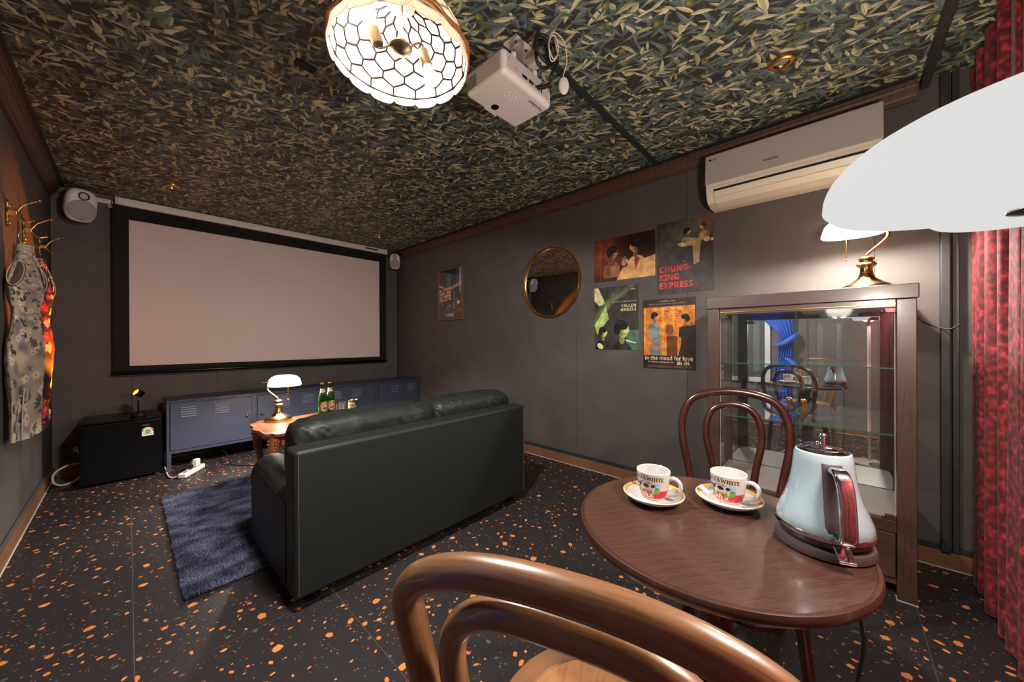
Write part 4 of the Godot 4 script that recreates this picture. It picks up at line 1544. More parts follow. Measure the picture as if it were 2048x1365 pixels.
func paint_posters() -> void:
	var g := rng(91)
	# wide film still in dark red and tan
	var a := Cv.new(384, 262, c8(58, 26, 20))
	a.ell(60, 90, 110, 120, c8(140, 64, 38), 0.8, 0.3, 0.7)
	a.ell(300, 60, 120, 70, c8(34, 18, 18), 0.9, 0, 0.6)
	a.rect(40, 0, 48, 262, c8(120, 60, 36), 0.8)
	person(a, 120, 92, 44, 1, c8(176, 120, 84), c8(30, 20, 20), c8(150, 100, 66))
	person(a, 276, 74, 46, -1, c8(190, 132, 94), c8(24, 18, 18), c8(206, 160, 104))
	a.poly(PackedVector2Array([Vector2(150, 262), Vector2(190, 190), Vector2(250, 170), Vector2(384, 140), Vector2(384, 262)]), c8(204, 156, 100))
	a.poly(PackedVector2Array([Vector2(262, 150), Vector2(276, 132), Vector2(296, 150), Vector2(270, 220)]), c8(150, 50, 40))
	a.ell(204, 160, 26, 18, c8(196, 140, 98), 1.0, -0.7, 0.1)
	a.line(186, 140, 210, 128, 4, c8(230, 200, 170))
	a.text("Suarez", 52, 96, 38, c8(70, 22, 18), true, 0.0, true, 0.95, 0.85, 0.0, 0.0, true)
	a.text("Cocktail", 46, 150, 34, c8(70, 22, 18), true, 0.0, true, 0.9, 0.75, 0.25, 0.0, true)
	a.mottle(0.28, 21, 0.016)
	a.grain(9, 1)
	poster_mat("poster_still", a)
	# dark poster with red block lettering
	var b := Cv.new(320, 440, c8(62, 54, 54))
	b.ell(150, 90, 170, 70, c8(92, 92, 74), 0.7, -0.5, 0.7)
	b.ell(292, 40, 50, 90, c8(120, 70, 66), 0.7, 0, 0.5)
	person(b, 176, 78, 26, 1, c8(196, 160, 112), c8(30, 26, 26), c8(176, 148, 104))
	person(b, 270, 62, 24, -1, c8(190, 156, 110), c8(60, 46, 40), c8(150, 128, 84))
	b.poly(PackedVector2Array([Vector2(206, 120), Vector2(256, 130), Vector2(244, 270), Vector2(214, 280)]), c8(160, 140, 96))
	b.ell(150, 152, 30, 12, c8(206, 180, 130), 1.0, 0.3)
	b.ell(286, 142, 17, 15, c8(206, 150, 110))
	b.ell(314, 148, 9, 9, c8(216, 170, 130))
	b.text("CHUNG-", 14, 308, 36, c8(196, 60, 60), true, 0.0, false, 0.98, 0.95)
	b.text("CHUNG-", 16, 309, 36, c8(196, 60, 60), true, 0.0, false, 0.98, 0.95)
	b.text("CHUNG-", 15, 307, 36, c8(196, 60, 60), true, 0.0, false, 0.98, 0.95)
	b.text("KING", 14, 358, 36, c8(196, 60, 60), true, 0.0, false, 0.98, 0.95)
	b.text("KING", 16, 359, 36, c8(196, 60, 60), true, 0.0, false, 0.98, 0.95)
	b.text("KING", 15, 357, 36, c8(196, 60, 60), true, 0.0, false, 0.98, 0.95)
	b.text("EXPRESS", 14, 408, 36, c8(196, 60, 60), true, 0.0, false, 1.0, 0.95)
	b.text("EXPRESS", 16, 409, 36, c8(196, 60, 60), true, 0.0, false, 1.0, 0.95)
	b.text("EXPRESS", 15, 407, 36, c8(196, 60, 60), true, 0.0, false, 1.0, 0.95)
	b.text("THE", 148, 258, 9, c8(170, 66, 60), true, 0.0)
	b.mottle(0.28, 22, 0.016)
	b.grain(9, 2)
	poster_mat("poster_red", b)
	# green and black poster
	var c := Cv.new(320, 430, c8(58, 54, 50))
	c.poly(PackedVector2Array([Vector2(0, 0), Vector2(30, 0), Vector2(84, 110), Vector2(40, 130), Vector2(0, 90)]), c8(206, 200, 140))
	c.ell(70, 150, 150, 24, c8(120, 150, 90), 0.7, -0.85, 0.7)
	c.ell(200, 60, 150, 14, c8(130, 140, 96), 0.6, -0.65, 0.8)
	c.poly(PackedVector2Array([Vector2(0, 260), Vector2(90, 130), Vector2(110, 220), Vector2(20, 330)]), c8(170, 190, 110))
	c.rect(236, 300, 320, 430, c8(74, 110, 88), 0.9)
	person(c, 62, 312, 40, 1, c8(214, 208, 130), c8(28, 30, 26), c8(34, 36, 34))
	person(c, 196, 296, 66, 1, c8(204, 204, 118), c8(26, 28, 24), c8(38, 42, 40))
	c.ell(44, 408, 26, 18, c8(216, 208, 140), 1.0, 0.6)
	c.line(232, 366, 304, 386, 7, c8(226, 214, 190))
	c.text("A FILM BY WONG KAR-WAI", 304, 112, 9, c8(214, 204, 160), false, 1.0, false, 1.15)
	c.text("FALLEN", 304, 146, 19, c8(226, 214, 160), true, 1.0, false, 1.1)
	c.text("ANGELS", 304, 172, 19, c8(226, 214, 160), true, 1.0, false, 1.1)
	c.text("KINO", 298, 34, 10, c8(196, 180, 110), true, 1.0)
	c.mottle(0.28, 23, 0.016)
	c.grain(9, 3)
	poster_mat("poster_green", c)
	# orange poster
	var d := Cv.new(336, 470, c8(48, 36, 34))
	d.rect(4, 52, 332, 380, c8(196, 116, 44))
	for i in 150:
		var x := g.randf_range(100, 240)
		var y := g.randf_range(70, 300)
		d.rect(x, y, x + g.randf_range(4, 22), y + g.randf_range(3, 16), [c8(150, 80, 30), c8(226, 150, 60), c8(110, 58, 28), c8(214, 130, 50)][g.randi() % 4], 0.7)
	for x in [8, 128, 196]:
		d.rect(x, 56, x + 12, 330, c8(230, 160, 66), 0.6)
	d.ell(170, 380, 70, 120, c8(214, 140, 56), 0.8, 0, 0.5)
	d.ell(176, 210, 26, 40, c8(110, 60, 32), 0.9, 0, 0.2)
	d.rect(158, 250, 226, 380, c8(96, 50, 32), 0.9)
	person(d, 76, 116, 32, 1, c8(206, 130, 80), c8(26, 20, 20), c8(110, 124, 120))
	d.poly(PackedVector2Array([Vector2(34, 200), Vector2(112, 190), Vector2(116, 300), Vector2(130, 400), Vector2(50, 400)]), c8(110, 124, 120))
	for i in 220:
		var x := g.randf_range(40, 112)
		var y := g.randf_range(180, 392)
		d.ell(x, y, 3, 2, c8(160, 170, 160) if i % 2 else c8(70, 84, 84), 0.6, g.randf() * 3.0)
	d.poly(PackedVector2Array([Vector2(20, 190), Vector2(36, 190), Vector2(60, 290), Vector2(112, 340), Vector2(104, 352), Vector2(44, 310)]), c8(190, 110, 66))
	person(d, 276, 140, 34, -1, c8(196, 118, 66), c8(20, 16, 16), c8(44, 30, 28))
	d.poly(PackedVector2Array([Vector2(244, 200), Vector2(332, 180), Vector2(332, 400), Vector2(226, 400), Vector2(250, 300)]), c8(44, 30, 28))
	d.rect(0, 380, 336, 470, c8(42, 32, 31))
	d.text("CANNES 2000", 160, 22, 11, c8(206, 180, 130), false, 0.5, true, 1.1)
	d.text("BESTER HAUPTDARSTELLER . BESTE KAMERA", 160, 38, 8, c8(206, 180, 130), false, 0.5, true, 0.95)
	d.text("MAGGIE CHEUNG", 110, 72, 10, c8(226, 196, 140), true, 0.5, false, 0.85)
	d.text("TONY LEUNG", 222, 72, 10, c8(226, 196, 140), true, 0.5, false, 0.85)
	d.text("in the mood for love", 166, 412, 27, c8(232, 204, 156), true, 0.5, false, 0.84)
	d.text("Ein Film von Wong Kar-wai", 34, 430, 10, c8(226, 196, 150), true, 0.0, false, 0.95)
	for i in 2:
		var x0 := 218 + i * 44
		for k in 4:
			d.rect(x0 + 3, 418 + k * 6, x0 + 36, 421 + k * 6, c8(226, 196, 150), 0.9)
		d.rect(x0 + 17, 416, x0 + 21, 440, c8(226, 196, 150), 0.9)
		d.line(x0 + 4, 440, x0 + 14, 424, 4, c8(226, 196, 150), 0.9)
		d.line(x0 + 36, 440, x0 + 26, 424, 4, c8(226, 196, 150), 0.9)
	for y in [448, 453, 458]:
		var x := 30.0
		while x < 306:
			var l := g.randf_range(4, 15)
			d.rect(x, y, x + l, y + 2, c8(190, 160, 120), 0.6)
			x += l + 2
	d.mottle(0.28, 24, 0.016)
	d.grain(9, 4)
	poster_mat("poster_orange", d)
	# night street print
	var e := Cv.new(230, 300, c8(26, 26, 30))
	e.poly(PackedVector2Array([Vector2(80, 40), Vector2(120, 20), Vector2(126, 120), Vector2(84, 116)]), c8(62, 66, 76))
	e.poly(PackedVector2Array([Vector2(170, 0), Vector2(230, 0), Vector2(230, 110), Vector2(180, 96)]), c8(50, 54, 64))
	e.poly(PackedVector2Array([Vector2(0, 86), Vector2(90, 116), Vector2(90, 124), Vector2(0, 98)]), c8(150, 120, 90))
	e.poly(PackedVector2Array([Vector2(128, 104), Vector2(230, 80), Vector2(230, 100), Vector2(128, 124)]), c8(120, 100, 76))
	for i in 6:
		for j in 4:
			var x := 4 + i * 20
			var y := 118 + j * 20 - i * 2
			e.rect(x, y, x + 17, y + 16, [c8(190, 110, 80), c8(160, 90, 70), c8(200, 150, 110), c8(130, 150, 160), c8(110, 70, 60)][g.randi() % 5], 0.85)
	e.rect(206, 0, 224, 150, c8(130, 160, 190), 0.6)
	for i in 170:
		var x := g.randf_range(0, 230)
		var y := g.randf_range(180, 266)
		e.ell(x, y, g.randf_range(1.5, 6), g.randf_range(2, 9), [c8(120, 60, 50), c8(60, 44, 44), c8(150, 110, 80), c8(40, 36, 40), c8(90, 110, 120)][g.randi() % 5], 0.8, 0, 0.3)
	e.ell(196, 204, 10, 10, c8(240, 210, 130), 0.9, 0, 0.5)
	e.rect(150, 130, 156, 240, c8(140, 170, 150), 0.5)
	for k in 4:
		var x := 66 + k * 22
		e.line(x, 286, x + 8, 268, 2.5, c8(170, 196, 170))
		e.line(x + 9, 268, x + 17, 286, 2.5, c8(170, 196, 170))
		if k > 0:
			e.rect(x + 2, 268, x + 17, 271, c8(170, 196, 170))
			e.rect(x + 4, 275, x + 15, 277, c8(170, 196, 170))
			e.rect(x + 4, 281, x + 15, 283, c8(170, 196, 170))
	e.mottle(0.3, 31, 0.05)
	e.grain(5, 5)
	for i in e.d.size():
		e.d[i] = mini(int(e.d[i] * 1.35) + 8, 255)
	poster_mat("print_street", e)


func make_right_wall_things() -> void:
	paint_posters()
	for p in [["poster_still", 0.508, 0.345, Vector3(XR - 0.0005, 1.752, -1.254), "wide reddish film still poster of two figures, topmost left of the four posters"],
		["poster_red", 0.372, 0.515, Vector3(XR - 0.0005, 1.693, -0.80), "dark poster with red CHUNG-KING EXPRESS lettering, upper right of the group"],
		["poster_green", 0.378, 0.508, Vector3(XR - 0.0005, 1.278, -1.318), "green and black poster lettered FALLEN ANGELS, lower left of the group"],
		["poster_orange", 0.368, 0.512, Vector3(XR - 0.0005, 1.144, -0.909), "orange poster lettered in the mood for love, beside the cabinet"]]:
		var t := thing("poster", p[4], "poster", p[3], 0.0, "film posters on the dark wall")
		flat_print(t, "sheet", p[1], p[2], M[p[0]])
	# framed print
	var f := thing("framed_picture", "small framed print of a night street hanging near the screen corner", "picture", Vector3(XR - 0.001, 1.665, -3.455))
	flat_print(f, "print", 0.445, 0.60, M.print_street, 0.016)
	for s in [[Vector3(-0.013, 0.306, 0), Vector3(0.026, 0.012, 0.474)], [Vector3(-0.013, -0.306, 0), Vector3(0.026, 0.012, 0.474)], [Vector3(-0.013, 0, 0.231), Vector3(0.026, 0.60, 0.012)], [Vector3(-0.013, 0, -0.231), Vector3(0.026, 0.60, 0.012)]]:
		part("frame_bar", bx(s[0], s[1], 0.002), M.base_wood, f)
	part("pane", bx(Vector3(-0.0185, 0, 0), Vector3(0.002, 0.596, 0.448), 0.0005), M.clear_glass, f)
	# round mirror
	var m := thing("round_mirror", "round wall mirror in a thin brass frame beside the posters", "mirror", Vector3(XR - 0.001, 1.635, -1.952))
	var g := MB.new()
	g.xf = Transform3D(Basis(Vector3.BACK, PI / 2), Vector3.ZERO)
	g.lathe(PackedVector2Array([Vector2(0.306, 0.0), Vector2(0.318, 0.0), Vector2(0.32, 0.004), Vector2(0.32, 0.036), Vector2(0.317, 0.04), Vector2(0.311, 0.04), Vector2(0.308, 0.036), Vector2(0.308, 0.014)]), 72)
	part("frame", g, M.gold, m)
	var gl := MB.new()
	gl.xf = g.xf
	gl.lathe(PackedVector2Array([Vector2(0, 0), Vector2(0.309, 0), Vector2(0.309, 0.016), Vector2(0, 0.016)]), 64)
	part("glass", gl, M.mirror, m)
	make_aircon()
	# the cord from the cabinet lamp to the curtain


func make_aircon() -> void:
	var t := thing("air_conditioner", "white split air conditioner mounted on the wall above the posters", "air conditioner", Vector3(XR, 0, -0.226))
	var L := 0.77
	# side outline: x = distance from the wall, y = height
	var out := PackedVector2Array([Vector2(0.004, 1.945), Vector2(0.10, 1.942), Vector2(0.165, 1.955), Vector2(0.195, 1.985), Vector2(0.204, 2.03), Vector2(0.206, 2.055), Vector2(0.203, 2.09), Vector2(0.188, 2.235), Vector2(0.17, 2.25), Vector2(0.004, 2.25)])
	var b := MB.new()
	b.xf = Transform3D(Basis(Vector3(-1, 0, 0), Vector3.UP, Vector3(0, 0, -1)), Vector3.ZERO)
	b.prism(out, L, 0.006, 24.0)
	part("housing", b, M.cream_plastic, t)
	# smooth upper front panel, a touch wider and proud
	var p := MB.new()
	p.xf = b.xf
	p.prism(PackedVector2Array([Vector2(0.203, 2.064), Vector2(0.211, 2.066), Vector2(0.196, 2.243), Vector2(0.186, 2.252), Vector2(0.178, 2.252), Vector2(0.186, 2.235)]), L + 0.004, 0.002, 24.0)
	part("front_panel", p, M.grey_panel, t)
	# dark outlet slot and the two vanes
	part("outlet_slot", bx(Vector3(-0.2045, 2.022, -0.0), Vector3(0.006, 0.012, L - 0.09), 0.001), M.matt_black, t)
	var v := MB.new()
	v.xf = b.xf
	v.prism(PackedVector2Array([Vector2(0.190, 1.983), Vector2(0.199, 1.981), Vector2(0.209, 2.014), Vector2(0.200, 2.016)]), L - 0.094, 0.001)
	part("vane", v, M.cream_plastic, t)
	var v2 := MB.new()
	v2.xf = b.xf
	v2.prism(PackedVector2Array([Vector2(0.10, 1.938), Vector2(0.167, 1.950), Vector2(0.198, 1.977), Vector2(0.19, 1.982), Vector2(0.16, 1.957), Vector2(0.10, 1.944)]), L - 0.094, 0.001)
	part("vane", v2, M.cream_plastic, t)
	part("seam_line", bx(Vector3(-0.2062, 2.045, 0), Vector3(0.002, 0.0016, L - 0.01), 0.0003), M.pale_grey, t)
	var basis := Basis(Vector3(0, 0, 1), Vector3(0.084, 0.9965, 0), Vector3(-0.9965, 0.084, 0))
	for s in [["WHISEN", 0.0125, Vector3(-0.2066, 2.118, -0.055)], ["LG", 0.0115, Vector3(-0.1985, 2.216, -0.338)]]:
		var l := lettering(s[0], s[1], 0.0008, true)
		l.material_override = M.ink
		put("lettering", l, t)
		l.transform = Transform3D(basis, s[2])
	var dot := MB.new()
	dot.xf = Transform3D(basis * Basis(Vector3.RIGHT, PI / 2), Vector3(-0.1985, 2.216, -0.360))
	dot.lathe(PackedVector2Array([Vector2(0.0, 0.0006), Vector2(0.0072, 0.0006), Vector2(0.0074, -0.001)]), 24)
	part("emblem", dot, M.ink, t)


# ------------------------------------------------------------------ coat hooks and dresses on the left wall
func make_left_wall_things() -> void:
	var names := ["brass double coat hook nearest the camera, holding the cream dress", "brass double coat hook in the middle of the row of three", "brass double coat hook nearest the screen wall"]
	var zs := [-3.19, -3.617, -4.18]
	for i in 3:
		var t := thing("coat_hook", names[i], "coat hook", Vector3(XL + 0.001, 1.785, zs[i]), 0.0, "brass coat hooks on the left wall")
		var bp := MB.new()
		bp.xf = Transform3D(Basis(Vector3(0, 0, 1), Vector3.UP, Vector3(-1, 0, 0)), Vector3(0.004, -0.01, 0))
		bp.prism(curve2([Vector2(0, 0.075), Vector2(0.014, 0.06), Vector2(0.011, 0.035), Vector2(0.018, 0.0), Vector2(0.011, -0.035), Vector2(0.014, -0.055), Vector2(0, -0.072), Vector2(-0.014, -0.055), Vector2(-0.011, -0.035), Vector2(-0.018, 0.0), Vector2(-0.011, 0.035), Vector2(-0.014, 0.06)], 4, true), 0.008, 0.002, 40.0)
		part("backplate", bp, M.brass, t)
		for y in [0.035, -0.055]:
			var sc := MB.new()
			sc.ball(Vector3(0.009, y, 0), 0.007, 10)
			part("screw", sc, M.brass, t)
		part("boss", bx(Vector3(0.02, 0.0, 0), Vector3(0.032, 0.026, 0.02), 0.004), M.brass, t)
		for s in [-1.0, 1.0]:
			var tip := Vector3(0.105, 0.085, 0.0) if s > 0 else Vector3(0.085, -0.028, 0.0)
			var mid := Vector3(0.058, 0.05, 0.0) if s > 0 else Vector3(0.058, -0.038, 0.0)
			part("arm", tb(Array(curve([Vector3(0.03, 0.0, 0), Vector3(0.042, 0.026 * s, 0), mid, tip], 8)), 0.0042, 8), M.brass, t)
			var kb := MB.new()
			kb.ball(tip, 0.0095 if s > 0 else 0.007, 14)
			part("ball_tip", kb, M.brass, t)
	# printed cloth
	var g := rng(123)
	var a := Cv.new(512, 1024, c8(156, 140, 120))
	a.wrap = true
	for i in 420:
		a.ell(g.randf() * 512, g.randf() * 1024, g.randf_range(10, 44), g.randf_range(6, 24), [c8(120, 112, 108), c8(150, 138, 124), c8(176, 158, 132), c8(80, 76, 82)][g.randi() % 4], 0.6, g.randf() * 3.1, 0.6)
	for i in 150:
		var x := g.randf() * 512
		var y := g.randf() * 1024
		for k in 5:
			var q := TAU * k / 5.0 + i
			a.ell(x + cos(q) * 9, y + sin(q) * 9, 8, 6, c8(196, 180, 152), 0.85, q, 0.1)
		a.ell(x, y, 4, 4, c8(120, 100, 80))
	for i in 330:
		var x := g.randf() * 512
		var y := g.randf() * 1024
		var q := g.randf() * TAU
		for k in 3:
			a.leaf(x, y, q + (k - 1) * 0.7, g.randf_range(14, 30), 7, 0.2, c8(44, 44, 52), c8(74, 72, 78))
	var m := mat("cloth_cream", Color.WHITE, 0.55)
	m.albedo_texture = a.tex()
	m.rim_enabled = true
	m.rim = 0.25
	var b := Cv.new(512, 1024, c8(38, 24, 24))
	b.wrap = true
	for i in 200:
		var x := g.randf() * 512
		var y := g.randf() * 1024
		var col: Color = [c8(176, 34, 34), c8(200, 52, 44), c8(214, 190, 160), c8(190, 40, 40), c8(220, 206, 150)][g.randi() % 5]
		for k in 6:
			var q := TAU * k / 6.0 + i
			b.ell(x + cos(q) * 14, y + sin(q) * 14, 13, 9, col.darkened(0.15 * (k % 2)), 1.0, q, 0.05)
		b.ell(x, y, 7, 7, col.lightened(0.25))
	for i in 120:
		b.leaf(g.randf() * 512, g.randf() * 1024, g.randf() * TAU, 34, 11, 0.2, c8(50, 76, 48), c8(90, 110, 70))
	var m2 := mat("cloth_red", Color.WHITE, 0.38)
	m2.albedo_texture = b.tex()
	mat("lining_grey", c8(70, 56, 50), 0.8)
	mat("piping", c8(168, 154, 134), 0.6)
	make_dress(Vector3(-0.392, 0, -3.195), 0.20, 1.0, 0.595, "cloth_cream", "long cream cheongsam dress with grey floral print hanging from the nearest coat hook", 1)
	make_dress(Vector3(-0.392, 0, -3.62), 0.16, 0.92, 0.60, "cloth_red", "long red floral cheongsam dress hanging behind the cream dress", 2)


func make_dress(at: Vector3, turn: float, sc: float, hem: float, cloth: String, label: String, seed_: int) -> void:
	# local: z = across the dress (towards the camera +), x = out from the wall
	var t := thing("cheongsam", label, "dress", at, -turn, "cheongsam dresses on the left wall")
	var prof := [[hem, 0.150, 0.016], [hem + 0.2, 0.150, 0.022], [0.95, 0.160, 0.032], [1.08, 0.158, 0.036], [1.20, 0.118, 0.030], [1.27, 0.112, 0.030], [1.36, 0.138, 0.040], [1.42, 0.142, 0.036], [1.49, 0.112, 0.026], [1.535, 0.088, 0.022], [1.565, 0.052, 0.022], [1.585, 0.042, 0.024]]
	var w := PackedVector3Array()
	for p in prof:
		w.append(Vector3(p[1] * sc, p[0], p[2]))
	var cv := curve(Array(w), 6)
	var rows := []
	var g := rng(seed_)
	var ph := g.randf() * 6.0
	for p in cv:
		var row := PackedVector3Array()
		var low := clampf((1.2 - p.y) / 0.6, 0.0, 1.0)
		for j in 49:
			var q := TAU * j / 48.0
			var rip := (sin(q * 7.0 + ph + p.y * 5.0) * 0.006 + sin(q * 4.0 - p.y * 11.0 + ph) * 0.004) * (0.35 + low)
			rip += sin(p.y * 60.0 + q * 3.0) * 0.0015
			var cx := signf(cos(q)) * pow(absf(cos(q)), 0.8)
			row.append(Vector3(sin(q) * (p.z + rip) + 0.022, p.y, cx * (p.x + rip * 0.4)))
		rows.append(row)
	var mb := MB.new()
	mb.skin(rows, true, false, 1.0, 1.0)
	part("body", mb, M[cloth], t)
	# stand collar with a dark opening
	var col := MB.new()
	col.xf = Transform3D(Basis().scaled(Vector3(0.62, 1, 1)), Vector3(0.022, 1.582, 0))
	col.lathe(PackedVector2Array([Vector2(0.046 * sc, 0), Vector2(0.040 * sc, 0.022), Vector2(0.037 * sc, 0.036), Vector2(0.033 * sc, 0.036), Vector2(0.036 * sc, 0.004)]), 28)
	part("collar", col, M[cloth], t)
	# hanger hook
	part("hanger_hook", tb(Array(curve([Vector3(0.01, 1.56, 0), Vector3(0.006, 1.63, 0), Vector3(0.0, 1.67, 0.0), Vector3(0.012, 1.70, 0), Vector3(0.028, 1.69, 0)], 6)), 0.0018, 6), M.steel, t)
	for s in [-1.0, 1.0]:
		# arm opening with pale piping, and a short cap sleeve
		var hole := MB.new()
		var ring := []
		var disc := PackedVector2Array()
		for k in 20:
			var q := TAU * k / 20.0
			ring.append(Vector3(0.030 + 0.026 * cos(q), 1.455 + 0.066 * sin(q), s * (0.122 * sc - 0.030 * sin(q))))
		var rr := []
		for k in 5:
			var f := 1.0 - k / 4.0
			var row := PackedVector3Array()
			for e in ring + [ring[0]]:
				var c := Vector3(0.030, 1.455, s * 0.118 * sc)
				row.append(c + (e - c) * f + Vector3(0.006, 0, s * 0.012 * (1.0 - f)))
			rr.append(row)
		hole.skin(rr, true, s > 0)
		part("armhole_lining", hole, M.lining_grey, t)
		part("armhole_piping", tb(ring, 0.0024, 6, true), M.piping, t)
	# side slit edge and the slanted front closing
	part("slit_edge", tb(Array(curve([Vector3(0.04, hem + 0.002, 0.10 * sc), Vector3(0.043, hem + 0.14, 0.102 * sc), Vector3(0.05, hem + 0.27, 0.105 * sc)], 5)), 0.003, 6), M.piping, t)
	part("front_closing", tb(Array(curve([Vector3(0.047, 1.575, 0.0), Vector3(0.055, 1.53, -0.03), Vector3(0.058, 1.47, -0.075 * sc), Vector3(0.048, 1.43, -0.125 * sc)], 6)), 0.0032, 6), M.piping, t)
	for k in 3:
		var bt := MB.new()
		bt.ball([Vector3(0.048, 1.572, -0.003), Vector3(0.058, 1.515, -0.042), Vector3(0.059, 1.462, -0.082 * sc)][k], 0.006, 10)
		part("button", bt, M.gold, t)


# ------------------------------------------------------------------ sofa, rug, coffee table
func cushion(c: Vector3, s: Vector3, seed_: int, wr: float) -> MB:
	var n := FastNoiseLite.new()
	n.seed = seed_
	n.frequency = 3.2
	n.fractal_octaves = 2
	var mb := MB.new()
	mb.xf = Transform3D(Basis(Vector3.BACK, PI / 2), c)
	var rows := []
	# poles lie along x of the room
	for i in 41:
		var a := -PI / 2 + PI * i / 40.0
		var row := PackedVector3Array()
		for j in 65:
			var q := TAU * j / 64.0
			var ca := pow(maxf(cos(a), 0.0), 0.22)
			var x := signf(sin(a)) * pow(absf(sin(a)), 0.7) * s.x * 0.5
			var y := signf(cos(q)) * pow(absf(cos(q)), 0.42) * ca * s.y * 0.5
			var z := signf(sin(q)) * pow(absf(sin(q)), 0.75) * ca * s.z * 0.5
			var P := Vector3(x, y, z)
			var e := absf(x) / (s.x * 0.5)
			# creases run up and down near the seams and slant towards the inner corner
			var d := 1.0 - absf(n.get_noise_3d(x * 2.6 + y * 2.2, y * 1.3 - x * 0.9, z * 0.8)) * 2.4
			var k := wr * (d * d * d) * (0.35 + 0.65 * e) * clampf(0.4 + absf(y) / s.y * 1.4, 0.0, 1.0)
			P += Vector3(0, signf(y) * absf(k) * 0.25, signf(z) * k)
			row.append(Vector3(P.y, -P.x, P.z))
		rows.append(row)
	mb.skin(rows, true)
	return mb


func make_sofa() -> void:
	var t := thing("sofa", "dark green leather sofa seen from behind in the middle of the room", "sofa", Vector3(1.155, 0, -1.60))
	var b := MB.new()
	b.rbox(Vector3(0, 0.353, -0.062), Vector3(1.415, 0.605, 0.124), 0.018, 4)
	part("back", b, M.leather, t)
	# stitched edge seams on the back
	var st := MB.new()
	for s in [-1.0, 1.0]:
		st.tube(PackedVector3Array([Vector3(s * 0.692, 0.07, 0.0003), Vector3(s * 0.692, 0.35, 0.0003), Vector3(s * 0.692, 0.636, 0.0003)]), 0.0012, 5)
	part("seam", st, M.thread, t)
	var fr := MB.new()
	fr.rbox(Vector3(0, 0.18, -0.42), Vector3(1.12, 0.25, 0.60), 0.03, 3)
	part("seat_base", fr, M.leather, t)
	for s in [-1.0, 1.0]:
		# arm: tall board with a rolled top that rounds off at the front
		var rows := []
		var zs := [-0.125, -0.2, -0.32, -0.45, -0.56, -0.63, -0.675, -0.705, -0.722, -0.73]
		var tops := [0.465, 0.47, 0.485, 0.497, 0.503, 0.50, 0.487, 0.462, 0.43, 0.38]
		var cc := curve2(range(10).map(func(i): return Vector2(zs[i], tops[i])), 4)
		for p in cc:
			var row := PackedVector3Array()
			var w := 0.075
			row.append(Vector3(-w, 0.055, p.x))
			row.append(Vector3(-w, p.y * 0.5, p.x))
			row.append(Vector3(-w, p.y - w * 0.75, p.x))
			for k in 11:
				var q := PI - PI * k / 10.0
				row.append(Vector3(cos(q) * w, p.y - w * 0.75 + sin(q) * w * 0.75, p.x))
			row.append(Vector3(w, p.y * 0.5, p.x))
			row.append(Vector3(w, 0.055, p.x))
			rows.append(row)
		# close the front
		var last: PackedVector3Array = rows[rows.size() - 1]
		for f in [0.97, 0.9, 0.0]:
			var row := PackedVector3Array()
			for e in last:
				var c := Vector3(0, 0.2, e.z)
				row.append(c + (e - c) * f + Vector3(0, 0, -0.006 if f < 0.95 else -0.004))
			rows.append(row)
		var am := MB.new()
		am.xf = Transform3D(Basis(), Vector3(s * 0.632, 0, 0))
		am.skin(rows, false, true)
		am.box(Vector3(0, 0.06, -0.42), Vector3(0.145, 0.012, 0.6), 0.002)
		part("arm", am, M.leather, t)
		var sm := MB.new()
		sm.xf = am.xf
		var pts := []
		for p in cc:
			pts.append(Vector3(-0.0755 * 1.0, p.y - 0.055, p.x))
		sm.tube(PackedVector3Array(pts), 0.0022, 5)
		part("arm_piping", sm, M.leather, t)
	for k in 2:
		var sc := MB.new()
		sc.rbox(Vector3(-0.278 + k * 0.556, 0.36, -0.43), Vector3(0.55, 0.14, 0.58), 0.045, 4)
		part("seat_cushion", sc, M.leather, t)
	for x in [-0.62, 0.62]:
		for z in [-0.07, -0.66]:
			part("foot", lt([Vector2(0, 0), Vector2(0.026, 0), Vector2(0.03, 0.004), Vector2(0.032, 0.055), Vector2(0, 0.055)], 18), M.black_plastic, t).transform = Transform3D(Basis().scaled(Vector3(1, 1.0 if z > -0.5 else 0.78, 1)), Vector3(x, 0 if z > -0.5 else 0.012, z))
	var names := ["puffy dark green leather back cushion on the left half of the sofa", "puffy dark green leather back cushion on the right half of the sofa"]
	for k in 2:
		var c := part("back_cushion", cushion(Vector3.ZERO, Vector3([0.735, 0.655][k], 0.315, 0.20), 5 + k * 9, 0.013), M.leather, self)
		c.position = [Vector3(0.862, 0.593, -1.850), Vector3(1.562, 0.594, -1.852)][k]
		c.rotation = Vector3(0.12, 0.0, [0.01, -0.01][k])
		tag(c, names[k], "cushion", "leather back cushions of the sofa")


